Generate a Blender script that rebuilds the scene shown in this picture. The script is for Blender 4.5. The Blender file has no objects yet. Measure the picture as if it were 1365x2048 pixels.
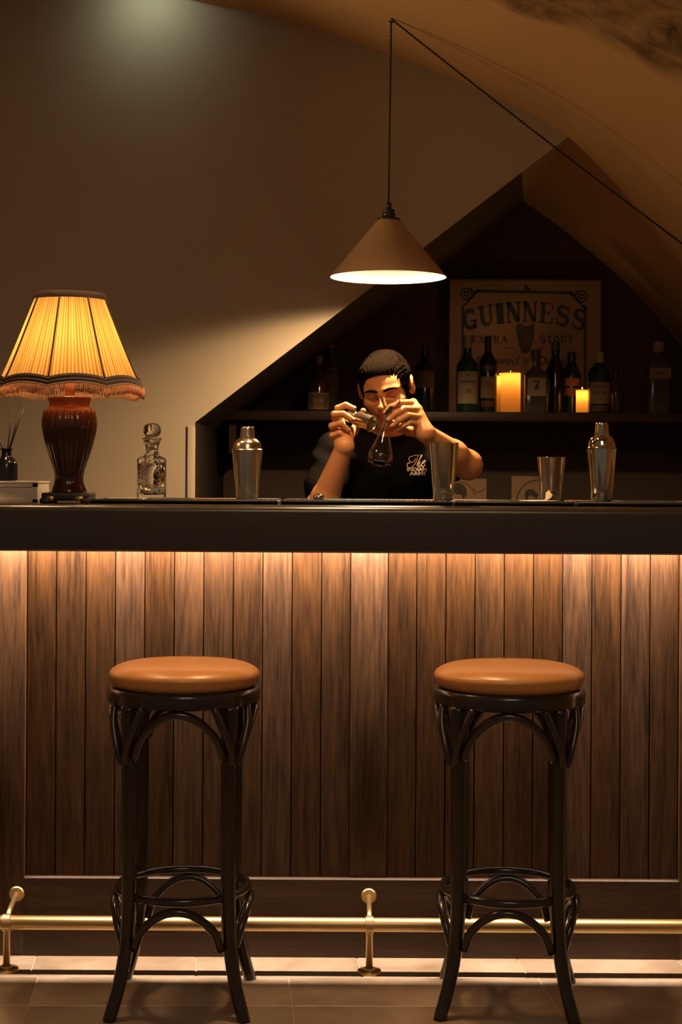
import bpy, bmesh, math, random
import numpy as np
from mathutils import Vector, Matrix, noise
from mathutils.bvhtree import BVHTree

C = bpy.context.scene.collection
SC = bpy.context.scene
PI = math.pi
random.seed(4)

# ------------------------------------------------------------------ camera
F = 3200.0            # focal length in pixels of the 1365x2048 frame
CX, HY = 682.5, 938.0  # principal point / horizon row
CAMZ = 1.22
ROLL = math.radians(0.35)
cam_d = bpy.data.cameras.new('camera'); cam = bpy.data.objects.new('camera', cam_d); C.objects.link(cam)
cam_d.sensor_fit = 'VERTICAL'; cam_d.sensor_height = 36.0; cam_d.sensor_width = 24.0
cam_d.lens = F / 2048 * 36.0
cam_d.shift_y = -(1024 - HY) / 2048
cam_d.clip_start = 0.05
cam.matrix_world = Matrix.Translation((0, 0, CAMZ)) @ Matrix.Rotation(PI / 2, 4, 'X') @ Matrix.Rotation(ROLL, 4, 'Z')
SC.camera = cam

# ------------------------------------------------------------------ world, exposure, main lights
SC.view_settings.view_transform = 'Standard'; SC.view_settings.look = 'None'
SC.view_settings.exposure = 0.0; SC.view_settings.gamma = 1.0
SC.view_settings.use_curve_mapping = False
SC.cycles.use_denoising = True
SC.cycles.max_bounces = 10; SC.cycles.diffuse_bounces = 4; SC.cycles.transmission_bounces = 10
SC.cycles.transparent_max_bounces = 12
SC.cycles.sample_clamp_indirect = 3.0
SC.cycles.caustics_refractive = False; SC.cycles.caustics_reflective = False

wd = bpy.data.worlds.new('room_beyond'); SC.world = wd; wd.use_nodes = True
bg = wd.node_tree.nodes['Background']
bg.inputs[0].default_value = (1.0, 0.78, 0.60, 1); bg.inputs[1].default_value = 0.085

def light(name, kind, loc, power, col, **kw):
    d = bpy.data.lights.new(name, kind); d.energy = power; d.color = col
    o = bpy.data.objects.new(name, d); C.objects.link(o); o.location = loc
    for k, v in kw.items():
        if k == 'rot': o.rotation_euler = v
        elif k == 'aim':
            o.rotation_euler = (Vector(v) - Vector(loc)).to_track_quat('-Z', 'Y').to_euler()
        else: setattr(d, k, v)
    return o

WARM = (1.0, 0.60, 0.28)
# ceiling downlight over the front of the bar (above the frame)
light('ceiling_downlight', 'SPOT', (0.02, 3.71, 2.45), 86, (1.0, 0.58, 0.28), rot=(0, 0, 0),
      spot_size=math.radians(112), spot_blend=0.7, shadow_soft_size=0.07)
light('ceiling_downlight', 'SPOT', (-0.92, 3.71, 2.45), 42, (1.0, 0.58, 0.28), rot=(0, 0, 0),
      spot_size=math.radians(112), spot_blend=0.7, shadow_soft_size=0.07)
# cool spot that grazes the top of the plaster wall at the upper left
light('wall_spot', 'SPOT', (-0.62, 4.965, 2.755), 1.5, (0.86, 1.0, 0.78), aim=(-0.62, 5.16, 2.66),
      spot_size=math.radians(150), spot_blend=1.0, shadow_soft_size=0.03)
# soft warm wall lamp beyond the left edge of the view
light('room_lamp', 'SPOT', (-1.35, 4.3, 2.15), 46, (1.0, 0.60, 0.27), aim=(1.2, 4.1, 2.55), spot_size=math.radians(80), spot_blend=1.0, shadow_soft_size=.12)
# broad dim fill added behind the camera to lift the dark parts
light('added_fill', 'AREA', (0.2, -0.4, 3.3), 24, (1.0, 0.70, 0.44), aim=(0.45, 6, 1.1), size=1.4)

def P(px, py, D):
    dx, dy = px - CX, HY - py
    X = dx * math.cos(ROLL) - dy * math.sin(ROLL); Z = dy * math.cos(ROLL) + dx * math.sin(ROLL)
    return Vector((X * D / F, D, CAMZ + Z * D / F))

# ------------------------------------------------------------------ materials
def mat(name, col=(.5, .5, .5), rough=.5, metal=0., build=None, **kw):
    m = bpy.data.materials.new(name); m.use_nodes = True
    nt = m.node_tree; b = nt.nodes['Principled BSDF']
    b.inputs['Base Color'].default_value = (*col, 1); b.inputs['Roughness'].default_value = rough
    b.inputs['Metallic'].default_value = metal
    for k, v in kw.items(): b.inputs[k.replace('_', ' ')].default_value = v
    if build: build(nt, b)
    return m
def N(nt, t, **kw):
    n = nt.nodes.new(t)
    for k, v in kw.items():
        if k.startswith('i_'):
            n.inputs[k[2:].replace('_', ' ')].default_value = v
        else: setattr(n, k, v)
    return n
def coords(nt, scale=(1, 1, 1)):
    tc = N(nt, 'ShaderNodeTexCoord'); mp = N(nt, 'ShaderNodeMapping'); mp.inputs['Scale'].default_value = scale
    nt.links.new(tc.outputs['Object'], mp.inputs['Vector']); return mp.outputs[0]
def noise_tex(nt, vec, scale, detail=4, rough=.55, dist=0):
    n = N(nt, 'ShaderNodeTexNoise'); n.inputs['Scale'].default_value = scale; n.inputs['Detail'].default_value = detail
    n.inputs['Roughness'].default_value = rough; n.inputs['Distortion'].default_value = dist
    nt.links.new(vec, n.inputs['Vector']); return n.outputs['Fac']
def ramp(nt, fac, stops):
    r = N(nt, 'ShaderNodeValToRGB'); cr = r.color_ramp
    while len(cr.elements) < len(stops): cr.elements.new(.5)
    for e, (p, c) in zip(cr.elements, stops): e.position = p; e.color = (*c, 1)
    nt.links.new(fac, r.inputs[0]); return r.outputs[0]
def mix(nt, fac, a, b, mode='MIX'):
    m = N(nt, 'ShaderNodeMix', data_type='RGBA', blend_type=mode)
    for s, v in ((0, fac), (6, a), (7, b)):
        if isinstance(v, (int, float)): m.inputs[s].default_value = v
        elif isinstance(v, tuple): m.inputs[s].default_value = (*v, 1)
        else: nt.links.new(v, m.inputs[s])
    return m.outputs[2]
def bump(nt, b, h, strength=.2, dist=.01):
    n = N(nt, 'ShaderNodeBump'); n.inputs['Strength'].default_value = strength; n.inputs['Distance'].default_value = dist
    nt.links.new(h, n.inputs['Height']); nt.links.new(n.outputs[0], b.inputs['Normal'])

def plaster(c1, c2, bs=.12):
    def f(nt, b):
        v = coords(nt); a = noise_tex(nt, v, 1.6, 5); nt.links.new(ramp(nt, a, [(.3, c1), (.7, c2)]), b.inputs['Base Color'])
        h = noise_tex(nt, v, 28, 6, .6); bump(nt, b, h, bs, .01)
    return f
M_wall = mat('wall_plaster', rough=.85, build=plaster((.39, .335, .25), (.44, .375, .28), .06))

def vaultf(nt, b):
    v = coords(nt)
    at = N(nt, 'ShaderNodeAttribute', attribute_name='bare')
    n1 = noise_tex(nt, v, 1.3, 5); base = ramp(nt, n1, [(.3, (.45, .29, .14)), (.7, (.53, .35, .17))])
    n2 = noise_tex(nt, v, 7, 8, .7, .4)
    stone = ramp(nt, n2, [(.34, (.07, .042, .022)), (.47, (.22, .135, .06)), (.68, (.42, .265, .12))])
    nt.links.new(mix(nt, at.outputs['Fac'], base, stone), b.inputs['Base Color'])
    h = noise_tex(nt, v, 22, 8, .65); bump(nt, b, h, .22, .012)
M_vault = mat('vault_plaster', rough=.9, build=vaultf)
def darkpaint(nt, b):
    v = coords(nt); h = noise_tex(nt, v, 40, 4); bump(nt, b, h, .05, .004)
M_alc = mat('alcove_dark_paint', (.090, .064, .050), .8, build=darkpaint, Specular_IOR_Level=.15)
M_jamb = mat('alcove_paint_shaded', (.026, .019, .015), .85, build=darkpaint, Specular_IOR_Level=.1)  # same dark alcove paint, darkened to hold the jamb in shade
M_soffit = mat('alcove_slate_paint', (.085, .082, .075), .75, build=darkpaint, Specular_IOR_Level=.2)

def floorf(nt, b):
    v = coords(nt); at = N(nt, 'ShaderNodeAttribute', attribute_name='tid')
    add = N(nt, 'ShaderNodeVectorMath', operation='ADD'); nt.links.new(v, add.inputs[0]); nt.links.new(at.outputs['Vector'], add.inputs[1])
    n1 = noise_tex(nt, add.outputs[0], 5, 7, .62, .5)
    c = ramp(nt, n1, [(.30, (.225, .155, .095)), (.48, (.32, .235, .165)), (.66, (.41, .325, .245))])
    hs = N(nt, 'ShaderNodeHueSaturation'); nt.links.new(c, hs.inputs['Color'])
    ma = N(nt, 'ShaderNodeMapRange'); ma.inputs[3].default_value = .86; ma.inputs[4].default_value = 1.12
    nt.links.new(at.outputs['Fac'], ma.inputs[0]); nt.links.new(ma.outputs[0], hs.inputs['Value'])
    n2 = noise_tex(nt, add.outputs[0], 34, 6, .7)
    pit = ramp(nt, n2, [(.28, (.45, .4, .35)), (.36, (1, 1, 1))])
    nt.links.new(mix(nt, 1.0, hs.outputs[0], pit, 'MULTIPLY'), b.inputs['Base Color'])
    bump(nt, b, n2, .12, .004)
M_floor = mat('travertine', rough=.42, build=floorf)
M_grout = mat('grout', (.42, .33, .24), .9)

def woodf(dark, light_, along='z', var=.5, sc=1.0):
    def f(nt, b):
        s = {'z': (1, 1, .06), 'x': (.06, 1, 1), 'y': (1, .06, 1)}[along]
        tc = N(nt, 'ShaderNodeTexCoord')
        at = N(nt, 'ShaderNodeAttribute', attribute_name='pid')
        add = N(nt, 'ShaderNodeVectorMath', operation='ADD'); sca = N(nt, 'ShaderNodeVectorMath', operation='SCALE'); sca.inputs['Scale'].default_value = 7.3
        nt.links.new(at.outputs['Vector'], sca.inputs[0]); nt.links.new(tc.outputs['Object'], add.inputs[0]); nt.links.new(sca.outputs[0], add.inputs[1])
        mp = N(nt, 'ShaderNodeMapping'); mp.inputs['Scale'].default_value = s; nt.links.new(add.outputs[0], mp.inputs[0])
        g1 = noise_tex(nt, mp.outputs[0], 38 * sc, 5, .6, 1.2)
        g2 = noise_tex(nt, mp.outputs[0], 190 * sc, 3, .6, .3)
        mx = mix(nt, .5, g1, g2)
        mid = tuple((a + b_) / 2 for a, b_ in zip(dark, light_))
        c = ramp(nt, mx, [(.34, dark), (.5, mid), (.66, light_)])
        hs = N(nt, 'ShaderNodeHueSaturation'); nt.links.new(c, hs.inputs['Color'])
        ma = N(nt, 'ShaderNodeMapRange'); ma.inputs[3].default_value = 1 - var; ma.inputs[4].default_value = 1 + var
        nt.links.new(at.outputs['Fac'], ma.inputs[0]); nt.links.new(ma.outputs[0], hs.inputs['Value'])
        ms = N(nt, 'ShaderNodeMapRange'); ms.inputs[3].default_value = 1.15; ms.inputs[4].default_value = .95
        nt.links.new(at.outputs['Fac'], ms.inputs[0]); nt.links.new(ms.outputs[0], hs.inputs['Saturation'])
        nt.links.new(hs.outputs[0], b.inputs['Base Color'])
        bump(nt, b, g2, .10, .002)
    return f
M_plank = mat('walnut_planks', rough=.42, Specular_IOR_Level=.3, build=woodf((.017, .0085, .0045), (.088, .043, .019), 'z', .19))
M_rail_h = mat('walnut_rail', rough=.42, Specular_IOR_Level=.4, build=woodf((.028, .014, .008), (.065, .034, .018), 'x', .2))
M_top = mat('bar_top_lacquer', (.060, .042, .026), .25, build=woodf((.026, .018, .011), (.034, .024, .015), 'x', .05), Specular_IOR_Level=.8)
M_bent = mat('bentwood_black', (.024, .016, .011), .22, Coat_Weight=.3)
M_leather = mat('tan_leather', rough=.33, build=lambda nt, b: (
    nt.links.new(ramp(nt, noise_tex(nt, coords(nt), 9, 3), [(.3, (.54, .25, .075)), (.7, (.60, .28, .085))]), b.inputs['Base Color']),
    bump(nt, b, noise_tex(nt, coords(nt), 420, 3), .05, .0006)))
def brushed(nt, b):
    h = noise_tex(nt, coords(nt, (40, 1, 1)), 30, 3); bump(nt, b, h, .06, .0008)
M_brass = mat('aged_brass', (.62, .44, .21), .40, 1.0, build=brushed)
M_steel = mat('polished_steel', (.74, .66, .52), .055, 1.0)
M_steel_s = mat('satin_steel', (.74, .65, .49), .22, 1.0)
M_blackm = mat('black_metal', (.018, .016, .015), .4)
M_cord = mat('black_fabric_cord', (.020, .015, .012), .85)
M_lampout = mat('shade_taupe_enamel', (.42, .27, .15), .5)
M_lampin = mat('shade_white_enamel', (.9, .86, .8), .6)
def glass(name, col=(1, 1, 1), rough=0.0, ior=1.46):
    return mat(name, col, rough, Transmission_Weight=1.0, IOR=ior)
M_glass = glass('clear_glass')
M_crystal = glass('crystal', ior=1.30)
M_gdark = mat('dark_bottle_glass', (.012, .016, .010), .06)
M_ggreen = mat('green_bottle_glass', (.010, .040, .014), .06)
M_gbrown = mat('brown_spirit_glass', (.060, .022, .008), .07)
M_gpale = mat('pale_bottle_glass', (.075, .070, .060), .08)
def lamplit_glaze(nt, b):  # coral towards the shoulder paints in lamplight from under the shade
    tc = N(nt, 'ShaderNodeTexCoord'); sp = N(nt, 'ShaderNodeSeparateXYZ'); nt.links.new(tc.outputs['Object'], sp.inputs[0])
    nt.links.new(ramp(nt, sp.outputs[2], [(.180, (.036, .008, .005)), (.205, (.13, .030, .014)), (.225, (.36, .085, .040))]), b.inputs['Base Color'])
M_ceram = mat('oxblood_glaze_lamplit', (.065, .011, .006), .12, Coat_Weight=.6, build=lambda nt, b: lamplit_glaze(nt, b))
M_paper = mat('label_paper', (.42, .33, .21), .8)
M_paper_d = mat('label_paper_tan', (.30, .20, .12), .8)
M_orange = mat('label_candle_glow', (.55, .20, .04), .7)  # candlelight colour put on a label and a glow band
M_ink = mat('ink', (.03, .025, .03), .7)
M_cork = mat('cork', (.38, .24, .12), .8)
M_white = mat('cream_stone_box', (.72, .62, .50), .5)
M_rubber = mat('black_rubber', (.020, .019, .018), .6)
M_felt = mat('dark_base_wood', (.030, .020, .014), .35)
M_gold = mat('gold_foot', (.55, .36, .12), .35, 1.0)
M_trim = mat('shade_braid', rough=.8, build=lambda nt, b: (
    nt.links.new(ramp(nt, noise_tex(nt, coords(nt), 260, 2), [(.4, (.014, .006, .004)), (.65, (.045, .018, .010))]), b.inputs['Base Color']),))
def transl(name, ctr, cdf, w=.6):
    m = bpy.data.materials.new(name); m.use_nodes = True; nt = m.node_tree
    nt.nodes.remove(nt.nodes['Principled BSDF']); out = nt.nodes['Material Output']
    t = N(nt, 'ShaderNodeBsdfTranslucent'); d = N(nt, 'ShaderNodeBsdfDiffuse'); s = N(nt, 'ShaderNodeMixShader'); s.inputs[0].default_value = w
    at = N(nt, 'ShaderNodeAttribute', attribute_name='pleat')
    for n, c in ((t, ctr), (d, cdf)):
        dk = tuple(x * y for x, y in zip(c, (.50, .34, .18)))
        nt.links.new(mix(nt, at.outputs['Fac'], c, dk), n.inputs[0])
    nt.links.new(d.outputs[0], s.inputs[1]); nt.links.new(t.outputs[0], s.inputs[2]); nt.links.new(s.outputs[0], out.inputs[0])
    return m
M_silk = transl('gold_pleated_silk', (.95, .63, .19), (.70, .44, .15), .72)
M_fringe = transl('fringe_thread', (.75, .38, .18), (.62, .34, .18), .4)
M_wax = transl('candle_wax', (.98, .55, .16), (.85, .55, .25), .75)

def emis(name, col, s):
    m = bpy.data.materials.new(name); m.use_nodes = True; b = m.node_tree.nodes['Principled BSDF']
    b.inputs['Base Color'].default_value = (*col, 1)
    b.inputs['Emission Color'].default_value = (*col, 1); b.inputs['Emission Strength'].default_value = s
    return m
M_bulb = emis('lamp_bulb', (1, .82, .58), 32)
M_bulb_t = emis('table_lamp_bulb', (1, .64, .32), 50)
M_flame = emis('candle_flame', (1, .62, .22), 9)
M_led = emis('led_diffuser', (1, .72, .5), 3)

# ------------------------------------------------------------------ object helpers
def link(name, me, m=None, parent=None, loc=None, rot=None, smooth=True):
    o = bpy.data.objects.new(name, me); C.objects.link(o)
    if m: me.materials.append(m)
    if parent: o.parent = parent
    if loc is not None: o.location = loc
    if rot is not None: o.rotation_euler = rot
    if smooth and len(me.polygons):
        me.polygons.foreach_set('use_smooth', [True] * len(me.polygons))
    return o
def mk(name, vf, m=None, parent=None, loc=None, rot=None, smooth=True, sharp=None):
    me = bpy.data.meshes.new(name); me.from_pydata([tuple(v) for v in vf[0]], [], vf[1]); me.update()
    bm = bmesh.new(); bm.from_mesh(me); bmesh.ops.recalc_face_normals(bm, faces=bm.faces); bm.to_mesh(me); bm.free()
    o = link(name, me, m, parent, loc, rot, smooth)
    if smooth and sharp is not None: me.set_sharp_from_angle(angle=math.radians(sharp))
    return o
def tag(o, label=None, cat=None, group=None, kind=None):
    for k, v in (('label', label), ('category', cat), ('group', group), ('kind', kind)):
        if v: o[k] = v
    return o
def thing(name, label, cat, loc=(0, 0, 0), rz=0, group=None):
    o = bpy.data.objects.new(name, None); C.objects.link(o); o.location = loc; o.rotation_euler = (0, 0, rz)
    o.empty_display_size = .05
    return tag(o, label, cat, group)
def dup(root, loc, rz, label, group=None):
    r = root.copy(); C.objects.link(r); r.location = loc; r.rotation_euler = (0, 0, rz); r['label'] = label
    if group: r['group'] = group
    for ch in list(root.children):
        c = ch.copy(); C.objects.link(c); c.parent = r
        for g in ch.children:
            d = g.copy(); C.objects.link(d); d.parent = c
    return r
def join(*vfs):
    V, Fa = [], []
    for v, f in vfs:
        o = len(V); V += [tuple(x) for x in v]; Fa += [tuple(i + o for i in q) for q in f]
    return V, Fa
def move(vf, loc=(0, 0, 0), M=None):
    L = Vector(loc)
    return [tuple((M @ Vector(v) if M is not None else Vector(v)) + L) for v in vf[0]], vf[1]
def lathe(prof, seg=48, cap=True, fn=None):
    V, Fa = [], []
    for r, z in prof:
        for i in range(seg):
            a = 2 * PI * i / seg; rr = r * (fn(a, z) if fn else 1)
            V.append((rr * math.cos(a), rr * math.sin(a), z))
    n = len(prof)
    for j in range(n - 1):
        for i in range(seg):
            k = (i + 1) % seg
            Fa.append((j * seg + i, j * seg + k, (j + 1) * seg + k, (j + 1) * seg + i))
    if cap:
        if prof[0][0] > 1e-6: Fa.append(tuple(reversed(range(seg))))
        if prof[-1][0] > 1e-6: Fa.append(tuple((n - 1) * seg + i for i in range(seg)))
    return V, Fa
def tube(pts, rad, seg=12, closed=False, flat=1.0, up=None):
    pts = [Vector(p) for p in pts]; n = len(pts); V, Fa = [], []
    nrm = None
    for i, p in enumerate(pts):
        if closed: t = (pts[(i + 1) % n] - pts[i - 1]).normalized()
        else: t = (pts[min(i + 1, n - 1)] - pts[max(i - 1, 0)]).normalized()
        if nrm is None:
            u = Vector(up) if up else (Vector((0, 0, 1)) if abs(t.z) < .9 else Vector((1, 0, 0)))
            nrm = (u - t * u.dot(t)).normalized()
        else: nrm = (nrm - t * nrm.dot(t)).normalized()
        bn = t.cross(nrm); r = rad(i / (n - 1 if n > 1 else 1)) if callable(rad) else rad
        for k in range(seg):
            a = 2 * PI * k / seg; V.append(p + nrm * (math.cos(a) * r * flat) + bn * (math.sin(a) * r))
    m = n if closed else n - 1
    for i in range(m):
        for k in range(seg):
            a, b = i * seg, ((i + 1) % n) * seg; kk = (k + 1) % seg
            Fa.append((a + k, a + kk, b + kk, b + k))
    if not closed:
        Fa.append(tuple(reversed(range(seg)))); Fa.append(tuple((n - 1) * seg + k for k in range(seg)))
    return V, Fa
def box(x0, x1, y0, y1, z0, z1, bev=0.0, seg=2):
    bm = bmesh.new(); bmesh.ops.create_cube(bm, size=1)
    for v in bm.verts:
        v.co = Vector(((x0 + x1) / 2 + v.co.x * (x1 - x0), (y0 + y1) / 2 + v.co.y * (y1 - y0), (z0 + z1) / 2 + v.co.z * (z1 - z0)))
    if bev: bmesh.ops.bevel(bm, geom=bm.edges[:], offset=bev, segments=seg, profile=.5, affect='EDGES')
    bm.verts.index_update(); r = ([v.co[:] for v in bm.verts], [tuple(v.index for v in f.verts) for f in bm.faces]); bm.free()
    return r
def cr(pts, n, closed=False):
    pts = [Vector(p) for p in pts]; m = len(pts); out = []
    segs = m if closed else m - 1
    for s in range(segs):
        if closed: p0, p1, p2, p3 = pts[s - 1], pts[s], pts[(s + 1) % m], pts[(s + 2) % m]
        else: p0, p1, p2, p3 = pts[max(s - 1, 0)], pts[s], pts[s + 1], pts[min(s + 2, m - 1)]
        for i in range(n):
            t = i / n
            out.append(.5 * ((2 * p1) + (p2 - p0) * t + (2 * p0 - 5 * p1 + 4 * p2 - p3) * t * t + (3 * p1 - p0 - 3 * p2 + p3) * t ** 3))
    if not closed: out.append(pts[-1])
    return out
def prof(pts, n=5):
    return [(max(p.x, 0), p.y) for p in cr([(r, z, 0) for r, z in pts], n)]
def text_vf(s, size, offset=0.0, extrude=0.0, align='CENTER'):
    cu = bpy.data.curves.new('t', 'FONT'); cu.body = s; cu.size = size; cu.align_x = align; cu.align_y = 'CENTER'
    cu.offset = offset; cu.extrude = extrude; cu.resolution_u = 3
    o = bpy.data.objects.new('t', cu); C.objects.link(o)
    dg = bpy.context.evaluated_depsgraph_get(); me = o.evaluated_get(dg).to_mesh()
    r = ([v.co[:] for v in me.vertices], [tuple(p.vertices) for p in me.polygons])
    bpy.data.objects.remove(o); bpy.data.curves.remove(cu)
    return r
def onplane(vf, origin, ux=(1, 0, 0), uz=(0, 0, 1)):   # flat (x, y) drawing laid on a plane
    O, X, Z = Vector(origin), Vector(ux), Vector(uz)
    return [tuple(O + X * v[0] + Z * v[1]) for v in vf[0]], vf[1]
def oncyl(vf, r, z0, a0=-PI / 2):      # flat drawing wrapped on a cylinder, facing -y
    return [(r * math.cos(a0 + v[0] / r), r * math.sin(a0 + v[0] / r), z0 + v[1]) for v in vf[0]], vf[1]
def stroke(pts, w):                     # flat ink stroke, w may be a list
    V, Fa = [], []
    n = len(pts)
    for i, p in enumerate(pts):
        a = Vector((*pts[max(i - 1, 0)][:2], 0)); b = Vector((*pts[min(i + 1, n - 1)][:2], 0)); t = (b - a).normalized()
        ww = (w[i] if isinstance(w, (list, tuple)) else w) / 2
        V += [(p[0] - t.y * ww, p[1] + t.x * ww, 0), (p[0] + t.y * ww, p[1] - t.x * ww, 0)]
    for i in range(n - 1): Fa.append((2 * i, 2 * i + 1, 2 * i + 3, 2 * i + 2))
    return V, Fa
def attr_faces(o, name, vals):
    a = o.data.attributes.new(name, 'FLOAT', 'FACE'); a.data.foreach_set('value', vals)
# ================================================================== THE ROOM
DW = 5.15; DB = 6.41           # plaster wall / back of the alcove
SEC = [(-1150, 1700), (-1140, 1200), (-1120, 700), (-1040, 330), (-860, 90), (-600, -50), (-300, -105), (0, -95), (200, -58), (300, -28), (380, 0), (524, 29),
       (669, 72), (778, 110), (885, 149), (957, 180), (1058, 227), (1138, 273), (1245, 348), (1359, 445), (1450, 533), (1532, 629), (1620, 760), (1700, 930),
       (1760, 1150), (1790, 1420), (1800, 1700)]
secw = [P(a, b, DW) for a, b in SEC]
secw = [Vector((p.x, 0, p.z)) for p in secw]; secw[0].z = secw[-1].z = 0
sec = cr(secw, 8)
ND = 150
ds = [2.3 + (DB - 2.3) * j / ND for j in range(ND + 1)]
V, Fa, bare = [], [], []
ns = len(sec)
for y in ds:
    for i, p in enumerate(sec):
        edge = 4.33 - .52 * (p.x - .37) + .10 * noise.noise(Vector((p.x * 2.2, p.z * 2.2, 3.1))) + .04 * noise.noise(Vector((p.x * 9, p.z * 9, 7.)))
        t = min(max((edge - y) / .035, 0), 1)
        m = t * (1 if p.z > 1.9 and p.x > .15 else 0)
        nx = sec[min(i + 1, ns - 1)] - sec[max(i - 1, 0)]; nr = Vector((nx.z, 0, -nx.x)).normalized()   # inward
        q = Vector((p.x, y, p.z))
        amp = .006 * noise.noise(q * 2.0)
        if m > 0: amp += -m * (.014 + .03 * noise.noise(q * 5) + .016 * noise.noise(q * 13))
        q = q + nr * min(amp, .012) * (1 if y < DW - .12 else .15)
        V.append(q); bare.append(m)
for j in range(ND):
    for i in range(ns - 1): Fa.append((j * ns + i, j * ns + i + 1, (j + 1) * ns + i + 1, (j + 1) * ns + i))
vault = mk('ceiling', (V, Fa), M_vault); tag(vault, kind='structure')
a = vault.data.attributes.new('bare', 'FLOAT', 'POINT'); a.data.foreach_set('value', bare)

# plaster end wall with the sloping cut over the bar alcove
JX = P(390, 900, DW).x
k0 = min(range(ns), key=lambda i: (sec[i] - Vector((P(1138, 273, DW).x, 0, P(1138, 273, DW).z))).length)
tip = sec[k0]
cor = P(390, 845, DW); cor = Vector((JX, 0, cor.z))
ring = [Vector((JX, 0, 0)), cor] + [cor.lerp(tip, t / 8) for t in range(1, 8)] + [sec[i] for i in range(k0, -1, -1)]
WT = .10
wall = mk('wall_back', ([(p.x, DW, p.z) for p in ring], [tuple(range(len(ring)))]), M_wall, smooth=False); tag(wall, kind='structure')
# alcove: jamb, sloping soffit, back wall (dark paint)
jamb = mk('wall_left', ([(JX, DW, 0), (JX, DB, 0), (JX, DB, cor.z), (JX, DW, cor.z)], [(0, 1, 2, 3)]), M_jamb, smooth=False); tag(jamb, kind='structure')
fA = cor.lerp(tip, .875)
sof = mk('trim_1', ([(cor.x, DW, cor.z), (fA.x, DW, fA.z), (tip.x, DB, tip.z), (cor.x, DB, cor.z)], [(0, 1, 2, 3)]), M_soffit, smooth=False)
sof2 = mk('trim_4', ([(fA.x, DW, fA.z), (tip.x, DW, tip.z), (tip.x, DB, tip.z)], [(0, 1, 2)]), M_wall, smooth=False); tag(sof2, kind='structure'); tag(sof, kind='structure')
ring2 = [Vector((JX, 0, 0)), cor] + [sec[i] for i in range(k0, ns)]
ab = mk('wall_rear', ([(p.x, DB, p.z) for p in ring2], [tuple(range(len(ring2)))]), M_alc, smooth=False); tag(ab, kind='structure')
# slim plaster trim at the edge of the wall, with a black strip drawn as its shadow gap
tx0, tx1 = P(375, 900, DW).x, JX
tr = mk('trim_2', box(tx0, tx1 + .0005, DW - .0045, DW + .01, .0, P(380, 853, DW).z, .002), M_wall); tag(tr, kind='structure')
gp = mk('gap_shadow_strip', box(tx0 - .005, tx0 - .0012, DW - .0012, DW + .01, .0, P(380, 853, DW).z, .0005), M_blackm); tag(gp, kind='structure')

# travertine floor, laid slightly askew
V, Fa, tid = [], [], []
rows = []
ys = [-2.4, -1.9, -1.3, -.9, -.3, .1, .7, 1.1, 1.7, 2.1, 2.64, 3.04, 3.44, 3.635, 3.84, 4.24, 4.64, 5.24, 5.64, 6.24, 6.7]
anch = {13: -.13, 12: .045, 14: .047}
for r in range(len(ys) - 1):
    w = .6 if (ys[r + 1] - ys[r]) < .3 else .4
    if r == 11: w = .6
    off = {14: .047, 13: -.13, 12: -.13, 11: .31}.get(r, random.random() * .6)
    i0 = int(-3.4 / w)
    for i in range(i0, -i0 + 1):
        x0, x1 = off + i * w, off + (i + 1) * w; g = .0016; y0, y1 = ys[r], ys[r + 1]
        b = len(V)
        for (x, y, z) in ((x0 + g, y0 + g, -.0012), (x1 - g, y0 + g, -.0012), (x1 - g, y1 - g, -.0012), (x0 + g, y1 - g, -.0012),
                          (x0 + 2 * g, y0 + 2 * g, 0), (x1 - 2 * g, y0 + 2 * g, 0), (x1 - 2 * g, y1 - 2 * g, 0), (x0 + 2 * g, y1 - 2 * g, 0)):
            V.append((x - .075 * (y - 4.0), y + .012 * x, z))
        t = random.random()
        for q in ((4, 5, 6, 7), (0, 1, 5, 4), (1, 2, 6, 5), (2, 3, 7, 6), (3, 0, 4, 7)): Fa.append(tuple(b + s for s in q)); tid.append(t)
floor = mk('floor', (V, Fa), M_floor, smooth=False); tag(floor, kind='structure')
# recalc can flip open tiles: make all face up
bm = bmesh.new(); bm.from_mesh(floor.data)
for f in bm.faces:
    if f.normal.z < 0: f.normal_flip()
bm.to_mesh(floor.data); bm.free()
attr_faces(floor, 'tid', tid)
gr = mk('joints', box(-4, 4, -2.4, 6.9, -.03, -.0014), M_grout, floor, smooth=False)

# ================================================================== BAR COUNTER
BF, BP, BB = 3.75, 4.008, 4.40      # fascia front, panel plane, back
BT, BU = 1.133, 1.023               # top, fascia underside
XL, XR = -1.62, 1.72
bar = thing('bar_counter', 'long bar counter with dark rounded top over vertical walnut planks', 'bar counter', (0, BP, 0))
def L(vf): return move(vf, (0, -BP, 0))
# top with a soft bullnose edge, profile in (y, z) swept along x
pr = []
R = .016
for i in range(9):
    a = PI / 2 + (PI / 2) * i / 8
    pr.append((BF + R + R * math.cos(a), BT - R + R * math.sin(a)))
pr = [(BB, BT)] + pr + [(BF, BU + .004), (BF + .004, BU), (BF + .024, BU), (BF + .024, BT - .045), (BB, BT - .045)]
n = len(pr); xs = [XL, XR]
V = [(x, y, z) for x in xs for y, z in pr]
Fa = [(i, (i + 1) % n, n + (i + 1) % n, n + i) for i in range(n)] + [tuple(range(n)), tuple(reversed(range(n, 2 * n)))]
mk('countertop', L((V, Fa)), M_top, bar, sharp=35)
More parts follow.
